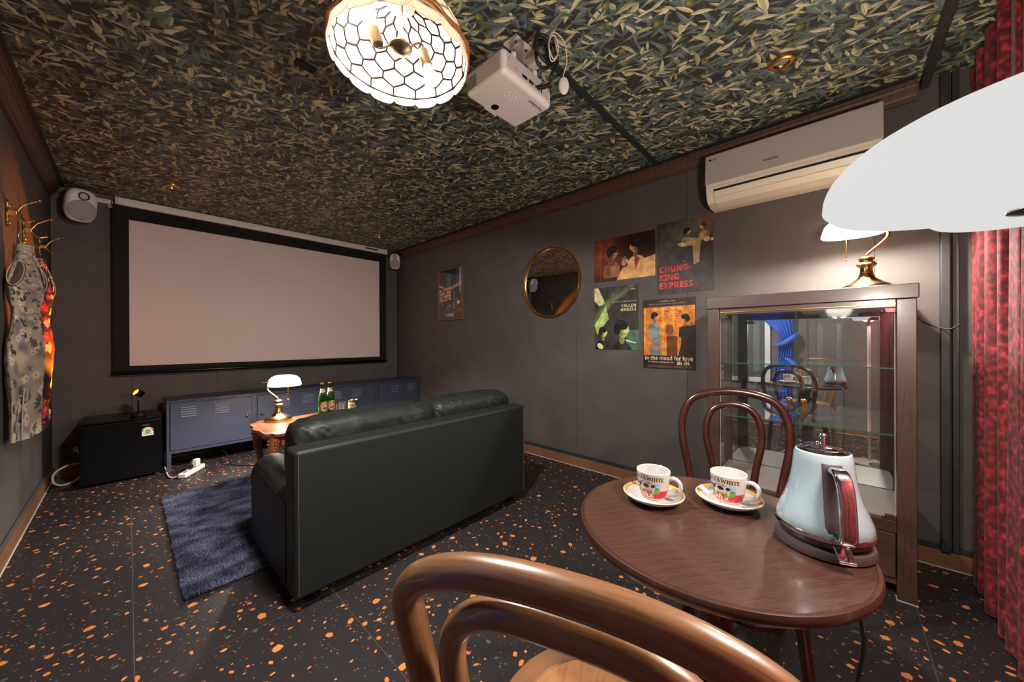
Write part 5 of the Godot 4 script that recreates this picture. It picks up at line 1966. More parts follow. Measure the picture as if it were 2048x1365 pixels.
func make_rug() -> void:
	var x0 := 0.155
	var x1 := 1.95
	var z0 := -3.475
	var z1 := -2.03
	var t := thing("rug", "shaggy navy blue rug lying on the floor under the sofa's front half", "rug", Vector3((x0 + x1) / 2, 0, (z0 + z1) / 2))
	part("backing", bx(Vector3(0, 0.005, 0), Vector3(x1 - x0 - 0.02, 0.009, z1 - z0 - 0.02), 0.002), M.rug_base, t)
	# pile: small leaning tufts
	var tuft := MB.new()
	for k in 3:
		var a := TAU * k / 3.0
		var o := Vector3(cos(a), 0, sin(a)) * 0.0022
		var lean := Vector3(cos(a + 0.6), 0, sin(a + 0.6)) * 0.005
		var sd := Vector3(-sin(a), 0, cos(a)) * 0.0014
		var p := [o - sd, o + sd, o + lean * 0.6 + sd * 0.9 + Vector3(0, 0.012, 0), o + lean * 0.6 - sd * 0.9 + Vector3(0, 0.012, 0), o + lean * 1.3 + Vector3(0, 0.022, 0)]
		var nn: Vector3 = (p[1] - p[0]).cross(p[2] - p[0]).normalized()
		nn = (nn + Vector3.UP * 0.8).normalized()
		var i0 := tuft.add(p[0], nn)
		var i1 := tuft.add(p[1], nn)
		var i2 := tuft.add(p[2], nn)
		var i3 := tuft.add(p[3], nn)
		var i4 := tuft.add(p[4], nn)
		tuft.quad(i0, i1, i2, i3)
		tuft.tri(i3, i2, i4)
	var mm := MultiMesh.new()
	mm.transform_format = MultiMesh.TRANSFORM_3D
	mm.use_colors = true
	mm.mesh = tuft.mesh()
	var g := rng(404)
	var spots := []
	var n := FastNoiseLite.new()
	n.seed = 8
	n.frequency = 5.0
	n.fractal_octaves = 3
	for i in 190000:
		var x := g.randf_range(x0, x1)
		var z := g.randf_range(z0, z1)
		if x > 0.75 and g.randf() < 0.85:
			continue
		spots.append(Vector3(x, 0, z))
	mm.instance_count = spots.size()
	for i in spots.size():
		var p: Vector3 = spots[i]
		var f := n.get_noise_2d(p.x, p.z * 1.6)
		var b := Basis(Vector3.UP, g.randf() * TAU) * Basis(Vector3.RIGHT, 0.25 + f * 0.6)
		b = b.scaled(Vector3(0.55, g.randf_range(0.6, 0.85), 0.55))
		mm.set_instance_transform(i, Transform3D(b, Vector3(p.x - (x0 + x1) / 2, 0.007, p.z - (z0 + z1) / 2)))
		var v := clampf(0.45 + f * 0.7 + g.randf_range(-0.3, 0.3), 0.0, 1.0)
		mm.set_instance_color(i, c8(52, 55, 76).lerp(c8(150, 153, 182), v))
	var mi := MultiMeshInstance3D.new()
	mi.name = "pile"
	mi.multimesh = mm
	mi.material_override = M.rug_pile
	mi.set_meta("kind", "stuff")
	t.add_child(mi)


func table_outline(hx: float, hz: float, inset := 0.0) -> PackedVector2Array:
	# serpentine edge with clipped, curled corners
	var q := []
	var top := [Vector2(-1, -0.62), Vector2(-0.985, -0.8), Vector2(-0.93, -0.86), Vector2(-0.90, -1.0), Vector2(-0.8, -1.02), Vector2(-0.66, -0.94), Vector2(-0.5, -0.93), Vector2(-0.34, -1.0), Vector2(0, -1.04)]
	for p in top:
		q.append(p)
	for k in range(top.size() - 2, -1, -1):
		q.append(Vector2(-top[k].x, top[k].y))
	var side := [Vector2(1.0, -0.3), Vector2(1.035, 0.0), Vector2(1.0, 0.3)]
	for p in side:
		q.append(p)
	for k in range(0, top.size()):
		q.append(Vector2(-top[k].x, -top[k].y))
	for k in range(top.size() - 2, -1, -1):
		q.append(Vector2(top[k].x, -top[k].y))
	for p in side:
		q.append(Vector2(-p.x, -p.y))
	var o := []
	for p in q:
		o.append(Vector2(p.x * (hx - inset), p.y * (hz - inset)))
	return curve2(o, 5, true)


func make_coffee_table() -> void:
	var t := thing("coffee_table", "carved reddish wood coffee table with scalloped edge between sofa and lockers", "coffee table", Vector3(1.235, 0.012, -3.16))
	var H := 0.448
	var hx := 0.60
	var hz := 0.285
	var flat := Basis(Vector3.RIGHT, PI / 2)
	var tp := MB.new()
	tp.xf = Transform3D(flat, Vector3(0, H - 0.016, 0))
	tp.prism(table_outline(hx, hz), 0.024, 0.006, 40.0)
	part("tabletop", tp, M.carved_wood, t)
	var gl := MB.new()
	gl.xf = Transform3D(flat, Vector3(0, H - 0.001, 0))
	gl.prism(table_outline(hx, hz, 0.012), 0.005, 0.001, 40.0)
	part("glass_top", gl, M.clear_glass, t)
	var ap := MB.new()
	for s in [-1.0, 1.0]:
		# apron boards with an arched lower edge
		var pg := []
		pg.append(Vector2(-0.50, H - 0.028))
		pg.append(Vector2(0.50, H - 0.028))
		for k in 17:
			var u := 1.0 - k / 8.0
			pg.append(Vector2(u * 0.50, H - 0.115 + 0.035 * (1.0 - pow(absf(u), 3.0)) - 0.012 * cos(u * PI * 3)))
		ap.xf = Transform3D(Basis(), Vector3(0, 0, s * (hz - 0.05)))
		ap.prism(PackedVector2Array(pg), 0.02, 0.003, 30.0)
		var pe := []
		pe.append(Vector2(-0.20, H - 0.028))
		pe.append(Vector2(0.20, H - 0.028))
		for k in 13:
			var u := 1.0 - k / 6.0
			pe.append(Vector2(u * 0.20, H - 0.115 + 0.03 * (1.0 - pow(absf(u), 3.0)) - 0.012 * cos(u * PI * 2)))
		ap.xf = Transform3D(Basis(Vector3.UP, PI / 2), Vector3(s * (hx - 0.055), 0, 0))
		ap.prism(PackedVector2Array(pe), 0.02, 0.003, 30.0)
	part("apron", ap, M.carved_wood, t)
	for sx in [-1.0, 1.0]:
		for sz in [-1.0, 1.0]:
			var o := Vector3(sx, 0, sz).normalized()
			var c := Vector3(sx * (hx - 0.075), 0, sz * (hz - 0.07))
			var lg := MB.new()
			lg.tube(curve([c + Vector3(0, H - 0.03, 0), c + o * 0.022 + Vector3(0, H - 0.09, 0), c + o * 0.028 + Vector3(0, H - 0.15, 0), c + o * 0.004 + Vector3(0, 0.17, 0), c - o * 0.012 + Vector3(0, 0.07, 0), c + o * 0.012 + Vector3(0, 0.012, 0)], 5), PackedFloat32Array(range(26).map(func(i): return lerpf(0.040, 0.017, minf(i / 20.0, 1.0)) + (0.006 if i > 23 else 0.0))), 12)
			var leg := part("leg", lg, M.carved_wood, t)
			# carved leaf work on the knee
			var cv := MB.new()
			for k in 7:
				var y := H - 0.06 - k * 0.022
				for q in [-0.5, 0.5]:
					cv.ball(c + (o.rotated(Vector3.UP, q)) * (0.052 + 0.006 * sin(k * 1.3) - k * 0.0025) + Vector3(0, y, 0), 0.0085 - k * 0.0004, 8)
			part("carving", cv, M.carved_wood, leg)


func make_banker_lamp(at: Vector3, turn: float, label: String, energy: float) -> void:
	# the shade lies along local x, its pivot at the -x end
	var t := thing("desk_lamp", label, "lamp", at, turn, "brass banker lamps with white glass shades")
	part("base", lt([Vector2(0, 0), Vector2(0.094, 0), Vector2(0.096, 0.006), Vector2(0.088, 0.022), Vector2(0.066, 0.036), Vector2(0.06, 0.038), Vector2(0.056, 0.042), Vector2(0.036, 0.056), Vector2(0.027, 0.07), Vector2(0.024, 0.085), Vector2(0, 0.085)], 40), M.old_brass, t)
	part("column", lt([Vector2(0.022, 0.083), Vector2(0.024, 0.088), Vector2(0.022, 0.094), Vector2(0.023, 0.112), Vector2(0.032, 0.118), Vector2(0.038, 0.126), Vector2(0.032, 0.134), Vector2(0.024, 0.138), Vector2(0.024, 0.146), Vector2(0.029, 0.15), Vector2(0.029, 0.156), Vector2(0.02, 0.162), Vector2(0.013, 0.166), Vector2(0.0, 0.168)], 32), M.old_brass, t)
	part("arm", tb(Array(curve([Vector3(0, 0.162, 0), Vector3(-0.006, 0.178, 0), Vector3(-0.062, 0.235, 0), Vector3(-0.074, 0.262, 0), Vector3(-0.066, 0.29, 0), Vector3(-0.058, 0.305, 0)], 7)), 0.0062, 10), M.brass, t)
	part("pivot_pin", tb([Vector3(-0.105, 0.312, 0), Vector3(-0.06, 0.312, 0), Vector3(-0.03, 0.312, 0)], 0.004, 8), M.brass, t)
	# shade: half barrel with rounded ends, thick glass
	var out := []
	var inn := []
	for i in 25:
		var u := -1.0 + i / 12.0
		var f := pow(maxf(1.0 - pow(absf(u), 3.2), 0.0), 0.5)
		f = 0.12 + 0.88 * f
		var ro := PackedVector3Array()
		var ri := PackedVector3Array()
		for k in 17:
			var a := PI * (-0.04 + 1.08 * k / 16.0)
			var d := Vector3(0.045 + u * 0.118, 0.282 + sin(a) * 0.083 * f, cos(a) * 0.068 * (0.35 + 0.65 * f))
			ro.append(d)
			ri.append(d - Vector3(u * 0.003, sin(a) * 0.004, cos(a) * 0.004))
		out.append(ro)
		inn.append(ri)
	var sh := MB.new()
	sh.skin(out, false, false)
	sh.skin(inn, false, true)
	part("shade", sh, M.shade_opal, t)
	part("pull_rod", tb([Vector3(0.068, 0.285, 0.02), Vector3(0.068, 0.21, 0.02), Vector3(0.068, 0.165, 0.02)], 0.0022, 6), M.brass, t)
	var kb := MB.new()
	kb.ball(Vector3(0.068, 0.162, 0.02), 0.0045, 10)
	part("pull_knob", kb, M.brass, t)
	part("socket", tb([Vector3(-0.045, 0.306, 0), Vector3(-0.02, 0.306, 0), Vector3(0.0, 0.306, 0)], 0.014, 12), M.brass, t)
	var bl := MB.new()
	bl.xf = Transform3D(Basis(Vector3.BACK, -PI / 2), Vector3(0.0, 0.306, 0))
	bl.lathe(PackedVector2Array([Vector2(0, 0), Vector2(0.011, 0.002), Vector2(0.019, 0.02), Vector2(0.023, 0.045), Vector2(0.018, 0.064), Vector2(0, 0.074)]), 20)
	part("bulb", bl, M.bulb, t)
	omni("desk_lamp_light", t.transform * Vector3(0.042, 0.306, 0), energy, Color(1.0, 0.965, 0.92), 0.025)


func make_lounge() -> void:
	make_sofa()
	make_rug()
	make_coffee_table()
	make_banker_lamp(Vector3(0.828, 0.4615, -3.36), -0.24, "brass banker lamp with glowing white shade on the coffee table", LAMP_TABLE)
	# bottles
	var cv := Cv.new(256, 256, c8(30, 60, 24))
	cv.ell(128, 128, 116, 120, c8(226, 196, 130))
	cv.ell(128, 128, 108, 112, c8(196, 60, 44))
	cv.ell(128, 128, 90, 94, c8(226, 196, 130))
	cv.ell(128, 128, 84, 88, c8(38, 110, 76))
	cv.poly(PackedVector2Array([Vector2(90, 104), Vector2(128, 40), Vector2(166, 104)]), c8(220, 190, 110))
	cv.rect(4, 104, 252, 156, c8(150, 36, 34))
	cv.text("TSINGTAO", 128, 144, 30, c8(240, 226, 200), true, 0.5, false, 0.95)
	var lm := mat("bottle_label", Color.WHITE, 0.45)
	lm.albedo_texture = cv.tex()
	var cn := Cv.new(128, 64, c8(214, 196, 150))
	cn.rect(0, 12, 128, 46, c8(186, 40, 40))
	cn.text("TSINGTAO", 64, 38, 16, c8(240, 230, 220), true, 0.5)
	var nm := mat("neck_label", Color.WHITE, 0.45)
	nm.albedo_texture = cn.tex()
	var spots := [Vector3(1.098, 0.4615, -3.165), Vector3(1.168, 0.4615, -3.195)]
	var names := ["green beer bottle with gold cap on the coffee table, nearer the banker lamp", "green beer bottle with gold cap on the coffee table, nearer the tumbler"]
	var first: Node3D
	for k in 2:
		if k == 1:
			var d := first.duplicate() as Node3D
			d.name = numbered("beer_bottle")
			add_child(d)
			d.position = spots[k]
			d.rotation.y = first.rotation.y
			tag(d, names[k], "bottle", "beer bottles on the coffee table")
			continue
		first = thing("beer_bottle", names[k], "bottle", spots[k], 0.0, "beer bottles on the coffee table")
		var b := lt([Vector2(0, 0.004), Vector2(0.03, 0.0), Vector2(0.0345, 0.006), Vector2(0.0355, 0.02), Vector2(0.0355, 0.155), Vector2(0.033, 0.178), Vector2(0.024, 0.202), Vector2(0.0175, 0.222), Vector2(0.0145, 0.25), Vector2(0.0132, 0.278), Vector2(0.0152, 0.28), Vector2(0.0152, 0.288), Vector2(0.013, 0.289), Vector2(0.0, 0.289)], 36)
		part("glass", b, M.bottle_glass, first)
		var c := MB.new()
		c.lathe(PackedVector2Array([Vector2(0.0158, 0.281), Vector2(0.0168, 0.284), Vector2(0.0155, 0.292), Vector2(0.013, 0.2945), Vector2(0, 0.295)]), 24)
		part("cap", c, M.gold, first)
		# labels bent round the glass, facing the camera and a little right
		var lb := MB.new()
		var rows := []
		for i in 9:
			var row := PackedVector3Array()
			for j in 13:
				var a := 1.75 - 1.05 + 2.1 * j / 12.0
				row.append(Vector3(cos(a) * 0.0362, 0.055 + 0.085 * i / 8.0, sin(a) * 0.0362))
			rows.append(row)
		lb.skin(rows, false, false, -1.0, -1.0)
		part("label", lb, lm, first)
		var nb := MB.new()
		var nr := []
		for i in 3:
			var row := PackedVector3Array()
			for j in 25:
				var a := TAU * j / 24.0
				var r := lerpf(0.0204, 0.0166, i / 2.0)
				row.append(Vector3(cos(a) * r, 0.2135 + 0.03 * i / 2.0, sin(a) * r))
			nr.append(row)
		nb.skin(nr, true, false, -2.0, -1.0)
		part("neck_label", nb, nm, first)
	first.rotation.y = 0.35
	get_node("beer_bottle_001").rotation.y = 0.3
	# tumblers and can
	for k in 2:
		var g := thing("tumbler", ["clear glass tumbler standing between the beer bottles and the can", "second clear glass tumbler, just behind the front tumbler"][k], "glass", [Vector3(1.255, 0.4615, -3.215), Vector3(1.30, 0.4615, -3.275)][k], 0.0, "glass tumblers on the coffee table")
		part("glass", lt([Vector2(0, 0), Vector2(0.026, 0), Vector2(0.028, 0.003), Vector2(0.033, 0.095), Vector2(0.031, 0.095), Vector2(0.0265, 0.01), Vector2(0, 0.008)], 28), M.clear_glass, g)
	var k2 := Cv.new(512, 256, c8(24, 70, 34))
	for o in [0, 256]:
		k2.ell(o + 128, 60, 56, 34, c8(220, 190, 90))
		k2.ell(o + 128, 60, 50, 29, c8(196, 40, 36))
		k2.text("Del Monte", o + 128, 68, 18, c8(240, 230, 220), true, 0.5)
		k2.text("Tomato Cut", o + 128, 122, 24, c8(230, 234, 240), true, 0.5, false, 0.9)
		k2.text("Pineapple", o + 128, 152, 18, c8(230, 230, 200), true, 0.5)
		k2.rect(o + 60, 168, o + 200, 226, c8(232, 196, 40))
		k2.ell(o + 50, 190, 26, 44, c8(220, 180, 40), 1, 0.5)
		k2.ell(o + 30, 150, 26, 22, c8(170, 60, 40))
		k2.ell(o + 30, 70, 24, 34, c8(120, 110, 60), 0.8, 0, 0.3)
	var km := mat("can_label", Color.WHITE, 0.4)
	km.albedo_texture = k2.tex()
	var can := thing("food_can", "opened green food can with a yellow and red label on the coffee table", "can", Vector3(1.36, 0.4615, -3.19), 2.4)
	var wall := MB.new()
	wall.lathe(PackedVector2Array([Vector2(0.0415, 0.004), Vector2(0.0415, 0.112)]), 40)
	for i in wall.t.size():
		wall.t[i] = Vector2(-wall.t[i].x, 1.0 - wall.t[i].y)
	part("label", wall, km, can)
	part("tin", lt([Vector2(0, 0.001), Vector2(0.042, 0.0), Vector2(0.0428, 0.002), Vector2(0.0412, 0.005), Vector2(0.041, 0.111), Vector2(0.0428, 0.113), Vector2(0.0428, 0.116), Vector2(0.0405, 0.1165), Vector2(0.0395, 0.112), Vector2(0.0395, 0.03), Vector2(0, 0.028)], 40), M.steel, can)


# ------------------------------------------------------------------ the table by the vitrine
func superarch(w: float, wb: float, top: float, ha: float, n: float, lean: float, base: float) -> Array:
	var o := []
	var pts := [Vector2(-wb * 1.06, 0.0), Vector2(-wb * 1.02, 0.2), Vector2(-wb, base)]
	for k in 33:
		var a := PI * k / 32.0
		var c := cos(a)
		var s := sin(a)
		pts.append(Vector2(-w * signf(c) * pow(absf(c), 2.0 / n), top - ha + ha * pow(absf(s), 2.0 / n)))
	pts.append_array([Vector2(wb, base), Vector2(wb * 1.02, 0.2), Vector2(wb * 1.06, 0.0)])
	for p in pts:
		var x: float = -lean * (p.y - base) if p.y >= base else -0.05 * (base - p.y) / base
		o.append(Vector3(x, p.y, p.x))
	return o


func hoop_points(half: Array, lean: float, base: float, to_floor: bool) -> Array:
	var o := []
	var pts := []
	if to_floor:
		pts.append(Vector2(half[0].x * 1.12, 0.0))
		pts.append(Vector2(half[0].x * 1.04, 0.22))
	pts.append_array(half)
	for k in range(half.size() - 2, -1, -1):
		pts.append(Vector2(-half[k].x, half[k].y))
	if to_floor:
		pts.append(Vector2(-half[0].x * 1.04, 0.22))
		pts.append(Vector2(-half[0].x * 1.12, 0.0))
	for p in pts:
		var x: float = -lean * (p.y - base) if p.y >= base else -0.06 * (base - p.y) / base
		o.append(Vector3(x, p.y, p.x))
	return o


func make_chair(called: String, label: String, at: Vector3, turn: float, outer: PackedVector3Array, inner: PackedVector3Array, r: float, wood_: Material, seat_: Material, sh: float) -> Node3D:
	# local +x is the way the sitter looks; the node stands at the foot of the back
	var t := thing(called, label, "chair", at, turn)
	part("back_hoop", tb(Array(outer), r, 16), wood_, t)
	part("inner_hoop", tb(Array(inner), r * 0.88, 14), wood_, t)
	var sx := 0.19
	var rim := MB.new()
	rim.xf = Transform3D(Basis(), Vector3(sx, 0, 0))
	rim.lathe(PackedVector2Array([Vector2(0.165, sh - 0.032), Vector2(0.188, sh - 0.032), Vector2(0.2, sh - 0.024), Vector2(0.203, sh - 0.012), Vector2(0.198, sh - 0.002), Vector2(0.188, sh), Vector2(0.166, sh), Vector2(0.160, sh - 0.004)]), 56)
	part("seat_rim", rim, wood_, t)
	var seat := MB.new()
	var rows := []
	for i in 9:
		var f := i / 8.0
		var row := PackedVector3Array()
		for j in 49:
			var a := TAU * j / 48.0
			row.append(Vector3(sx + cos(a) * 0.164 * f, sh - 0.014 + 0.010 * f * f * f, sin(a) * 0.164 * f))
		rows.append(row)
	seat.skin(rows, true, true)
	for i in seat.v.size():
		seat.t[i] = Vector2(seat.v[i].x, seat.v[i].z)
	part("seat", seat, seat_, t)
	part("seat_board", lt([Vector2(0, sh - 0.024), Vector2(0.164, sh - 0.024), Vector2(0.164, sh - 0.02), Vector2(0, sh - 0.02)], 40), seat_, t).position = Vector3(sx, 0, 0)
	for s in [-1.0, 1.0]:
		part("leg", tb(Array(curve([Vector3(sx + 0.135, sh - 0.03, s * 0.105), Vector3(sx + 0.15, 0.3, s * 0.122), Vector3(sx + 0.178, 0.0, s * 0.15)], 5)), PackedFloat32Array([0.0175, 0.0185, 0.0185, 0.018, 0.0175, 0.017, 0.016, 0.0155, 0.015, 0.0145, 0.014]), 12), wood_, t)
	var ring := []
	for k in 36:
		var a := TAU * k / 36.0
		ring.append(Vector3(sx - 0.015 + cos(a) * 0.152, 0.25, sin(a) * 0.14))
	part("stretcher_ring", tb(ring, 0.0095, 8, true), wood_, t)
	return t


func make_chairs() -> void:
	# near chair: pale brown
	var o := PackedVector3Array(superarch(0.182, 0.155, 0.885, 0.08, 2.2, 0.215, 0.46))
	var inn := []
	var w := 0.132
	inn.append(Vector3(0, 0.455, -w * 0.7))
	for k in 29:
		var a := PI * k / 28.0
		var c := cos(a)
		var y := 0.844 - 0.123 + 0.123 * pow(absf(sin(a)), 2.0 / 3.0)
		inn.append(Vector3(-0.215 * (y - 0.46), y, -w * signf(c) * pow(absf(c), 2.0 / 3.0)))
	inn.append(Vector3(0, 0.455, w * 0.7))
	make_chair("bentwood_chair", "light brown bentwood chair in the foreground, its back towards the camera", Vector3(0.337, 0, -0.202), 0.317, o, PackedVector3Array(inn), 0.0170, M.tan_chair, M.seat_wood, 0.46)
	# far chair: dark mahogany, its back against the vitrine
	var half := [Vector2(-0.135, 0.46), Vector2(-0.155, 0.58), Vector2(-0.178, 0.70), Vector2(-0.172, 0.80), Vector2(-0.125, 0.868), Vector2(0, 0.895)]
	var hi := [Vector2(-0.05, 0.455), Vector2(-0.07, 0.60), Vector2(-0.092, 0.71), Vector2(-0.086, 0.785), Vector2(-0.055, 0.83), Vector2(0, 0.845)]
	make_chair("bentwood_chair", "dark mahogany bentwood chair between the round table and the glass cabinet", Vector3(1.564, 0, -0.293), -2.848, curve(hoop_points(half, 0.142, 0.46, true), 6), curve(hoop_points(hi, 0.142, 0.46, false), 6), 0.0145, M.dark_chair, M.dark_chair, 0.46)


func make_table() -> void:
	var t := thing("round_table", "round dark brown wooden pedestal table with scratched glossy top", "table", Vector3(0.906, 0, -0.227))
	var R := 0.287
	var H := 0.68
	# planked top: three boards inside a solid rim
	var mb := MB.new()
	mb.lathe(PackedVector2Array([Vector2(0, H - 0.024), Vector2(R - 0.012, H - 0.024), Vector2(R - 0.004, H - 0.021), Vector2(R, H - 0.014), Vector2(R - 0.0005, H - 0.007), Vector2(R - 0.003, H - 0.0015), Vector2(R - 0.007, H), Vector2(R - 0.010, H)]), 96)
	part("rim", mb, M.table_rim, t)
	var top := MB.new()
	var ang := -0.62     # grain runs from the far left to the near right
	var rows := []
	for i in 13:
		var row := PackedVector3Array()
		for j in 97:
			var a := TAU * j / 96.0
			row.append(Vector3(cos(a) * (R - 0.0095) * i / 12.0, H, sin(a) * (R - 0.0095) * i / 12.0))
		rows.append(row)
	top.skin(rows, true, true)
	for i in top.v.size():
		var p := Vector2(top.v[i].x, top.v[i].z).rotated(ang)
		top.t[i] = p
	part("tabletop", top, M.table_wood, t)
	part("column", lt([Vector2(0, 0.045), Vector2(0.05, 0.045), Vector2(0.055, 0.07), Vector2(0.04, 0.1), Vector2(0.03, 0.16), Vector2(0.036, 0.22), Vector2(0.03, 0.3), Vector2(0.032, 0.36), Vector2(0.046, 0.385), Vector2(0.056, 0.43), Vector2(0.052, 0.47), Vector2(0.034, 0.5), Vector2(0.03, 0.52), Vector2(0.042, 0.53), Vector2(0.044, 0.545), Vector2(0.032, 0.555), Vector2(0.034, 0.6), Vector2(0.075, 0.64), Vector2(0.09, 0.656), Vector2(0, 0.656)], 32), M.dark_chair, t)
	for k in 4:
		var a := TAU * (k + 0.5) / 4.0
		var d := Vector3(cos(a), 0, sin(a))
		part("foot", tb(Array(curve([d * 0.03 + Vector3(0, 0.11, 0), d * 0.1 + Vector3(0, 0.12, 0), d * 0.18 + Vector3(0, 0.06, 0), d * 0.26 + Vector3(0, 0.02, 0)], 6)), 0.019, 10), M.dark_chair, t)
	# scratches
	var sc := MB.new()
	var g := rng(55)
	for k in 26:
		var p := Vector2(g.randf_range(-0.17, 0.17), g.randf_range(-0.17, 0.17))
		var q := p + Vector2.from_angle(g.randf() * TAU) * g.randf_range(0.01, 0.05)
		sc.box(Vector3((p.x + q.x) / 2, H + 0.0001, (p.y + q.y) / 2), Vector3(0.0005, 0.0002, 0.0005), 0.0)
		sc.tube(PackedVector3Array([Vector3(p.x, H, p.y), Vector3((p.x + q.x) / 2, H + 0.00005, (p.y + q.y) / 2), Vector3(q.x, H, q.y)]), 0.00035, 4)
	part("scratches", sc, M.batten, t).set_meta("kind", "stuff")


func make_cups() -> void:
	# printed band round the cup: one print in front, centred at u = 0.5
	var cv := Cv.new(1024, 320, c8(188, 185, 184))
	cv.rect(220, 200, 810, 306, c8(178, 34, 40))
	cv.poly(PackedVector2Array([Vector2(352, 96), Vector2(664, 96), Vector2(660, 214), Vector2(600, 246), Vector2(512, 258), Vector2(424, 246), Vector2(364, 214)]), c8(96, 150, 60))
	cv.poly(PackedVector2Array([Vector2(352, 96), Vector2(664, 96), Vector2(662, 160), Vector2(512, 140), Vector2(362, 166)]), c8(150, 180, 226))
	# cow
	cv.poly(PackedVector2Array([Vector2(430, 116), Vector2(600, 118), Vector2(616, 150), Vector2(606, 176), Vector2(600, 224), Vector2(584, 224), Vector2(580, 180), Vector2(560, 190), Vector2(470, 186), Vector2(462, 226), Vector2(446, 226), Vector2(446, 186), Vector2(428, 160), Vector2(400, 150), Vector2(384, 132), Vector2(394, 112), Vector2(414, 108)]), c8(194, 192, 190))
	cv.ell(404, 128, 20, 16, c8(24, 22, 24), 1.0, 0.5)
	cv.ell(444, 138, 20, 26, c8(24, 22, 24), 1.0, 0.2)
	cv.ell(516, 140, 34, 24, c8(24, 22, 24), 1.0, 0.1)
	cv.ell(588, 138, 20, 22, c8(24, 22, 24), 1.0, 0.4)
	cv.ell(556, 194, 16, 9, c8(220, 150, 140))
	cv.line(606, 122, 622, 170, 4, c8(30, 28, 30))
	for k in 3:
		cv.ell(640 - k * 12, 160, 4, 6, c8(40, 44, 70))
	cv.text("BLACK&WHITE", 508, 84, 49, c8(190, 150, 70), true, 0.5, true, 0.74, 1.0, 0.0, 12.0)
	cv.text("BLACK&WHITE", 506, 82, 47, c8(24, 20, 20), true, 0.5, true, 0.74, 1.0, 0.0, 12.0)
	cv.text("DUTCH", 506, 24, 14, c8(24, 20, 20), true, 0.5, true)
	cv.rect(460, 90, 556, 108, c8(206, 40, 40))
	cv.text("BRAND", 508, 105, 11, c8(240, 220, 200), true, 0.5)
	cv.ell(506, 232, 60, 22, c8(190, 40, 40))
	cv.ell(506, 228, 14, 14, c8(210, 180, 70))
	cv.text("MILK", 508, 290, 46, c8(240, 232, 226), true, 0.5, true, 1.05)
	cv.rect(420, 297, 600, 301, c8(214, 170, 90))
	cv.rect(220, 306, 810, 314, c8(206, 160, 70))
	var pm := mat("cup_print", Color.WHITE, 0.14)
	pm.albedo_texture = cv.tex()
	# saucer print
	var sv := Cv.new(512, 512, c8(188, 185, 184))
	sv.ell(256, 256, 232, 232, c8(208, 152, 64))
	sv.ell(256, 256, 210, 210, c8(188, 185, 184))
	for k in 2:
		var a := 2.75 + PI * k
		sv.text("BLACK&WHITE", 256 + cos(a) * 162, 256 + sin(a) * 162, 30, c8(40, 30, 22), true, 0.5, true, 0.85, 1.0, a + (PI / 2 if k == 0 else PI / 2), 16.0)
		sv.rect(256 + cos(a) * 136 - 14, 256 + sin(a) * 136 - 8, 256 + cos(a) * 136 + 14, 256 + sin(a) * 136 + 8, c8(200, 50, 44))
	var sm := mat("saucer_print", Color.WHITE, 0.14)
	sm.albedo_texture = sv.tex()
	var places := [Vector3(0.932, 0.6805, -0.358), Vector3(1.039, 0.6805, -0.208)]
	var side := ["left, farther from the kettle", "right, next to the kettle"]
	for k in 2:
		var p: Vector3 = places[k]
		var s := thing("saucer", ["white gold ringed saucer under the left cup, farther from the kettle", "white gold ringed saucer under the right cup, next to the kettle"][k], "saucer", p, [0.2, 0.7][k], "saucers on the round table")
		part("dish", lt([Vector2(0, 0.003), Vector2(0.038, 0.003), Vector2(0.04, 0.0), Vector2(0.044, 0.0), Vector2(0.05, 0.004), Vector2(0.068, 0.013), Vector2(0.0745, 0.019), Vector2(0.0752, 0.0215), Vector2(0.0735, 0.0225)], 64), M.porcelain, s)
		var f := MB.new()
		f.lathe(PackedVector2Array([Vector2(0.0735, 0.0225), Vector2(0.066, 0.0185), Vector2(0.05, 0.0095), Vector2(0.04, 0.0075), Vector2(0.03, 0.0085), Vector2(0, 0.0085)]), 64)
		for i in f.v.size():
			f.t[i] = Vector2(0.5 + f.v[i].x / 0.16, 0.5 + f.v[i].z / 0.16)
		part("printed_face", f, sm, s)
		# cup: print towards the camera and a little left, handle to the right
		var toward := Vector3(-p.x, 0, -p.z).normalized()
		var face := atan2(toward.z, toward.x)
		var c := thing("coffee_cup", ["white cow printed milk cup standing on the left saucer, farther from the kettle", "white cow printed milk cup standing on the right saucer, next to the kettle"][k], "cup", p + Vector3(0, 0.009, 0), 0.0, "cow printed cups on the round table")
		c.rotation.y = -face
		var outline := [Vector2(0, 0.002), Vector2(0.023, 0.002), Vector2(0.025, 0.0), Vector2(0.0275, 0.0), Vector2(0.029, 0.004)]
		part("foot", lt(outline, 48), M.porcelain, c)
		var wl := MB.new()
		# u = 0.5 faces local +x (towards the camera), turned a little to the left
		wl.lathe(PackedVector2Array([Vector2(0.029, 0.004), Vector2(0.033, 0.014), Vector2(0.0372, 0.030), Vector2(0.0402, 0.050), Vector2(0.0415, 0.0685)]), 72, -PI + 0.5, PI + 0.5)
		for i in wl.t.size():
			wl.t[i] = Vector2(1.0 - wl.t[i].x, 1.0 - wl.t[i].y)
		part("printed_wall", wl, pm, c)
		part("lining", lt([Vector2(0.0415, 0.0685), Vector2(0.0412, 0.071), Vector2(0.0398, 0.072), Vector2(0.0384, 0.0705), Vector2(0.037, 0.050), Vector2(0.033, 0.022), Vector2(0.026, 0.008), Vector2(0, 0.006)], 56), M.porcelain, c)
		var hd := MB.new()
		var ha := -1.28
		var d := Vector3(cos(ha), 0, sin(ha))
		hd.tube(curve([d * 0.0385 + Vector3(0, 0.054, 0), d * 0.052 + Vector3(0, 0.058, 0), d * 0.064 + Vector3(0, 0.050, 0), d * 0.066 + Vector3(0, 0.035, 0), d * 0.056 + Vector3(0, 0.020, 0), d * 0.036 + Vector3(0, 0.013, 0)], 6), 0.0052, 12)
		part("handle", hd, M.porcelain, c)
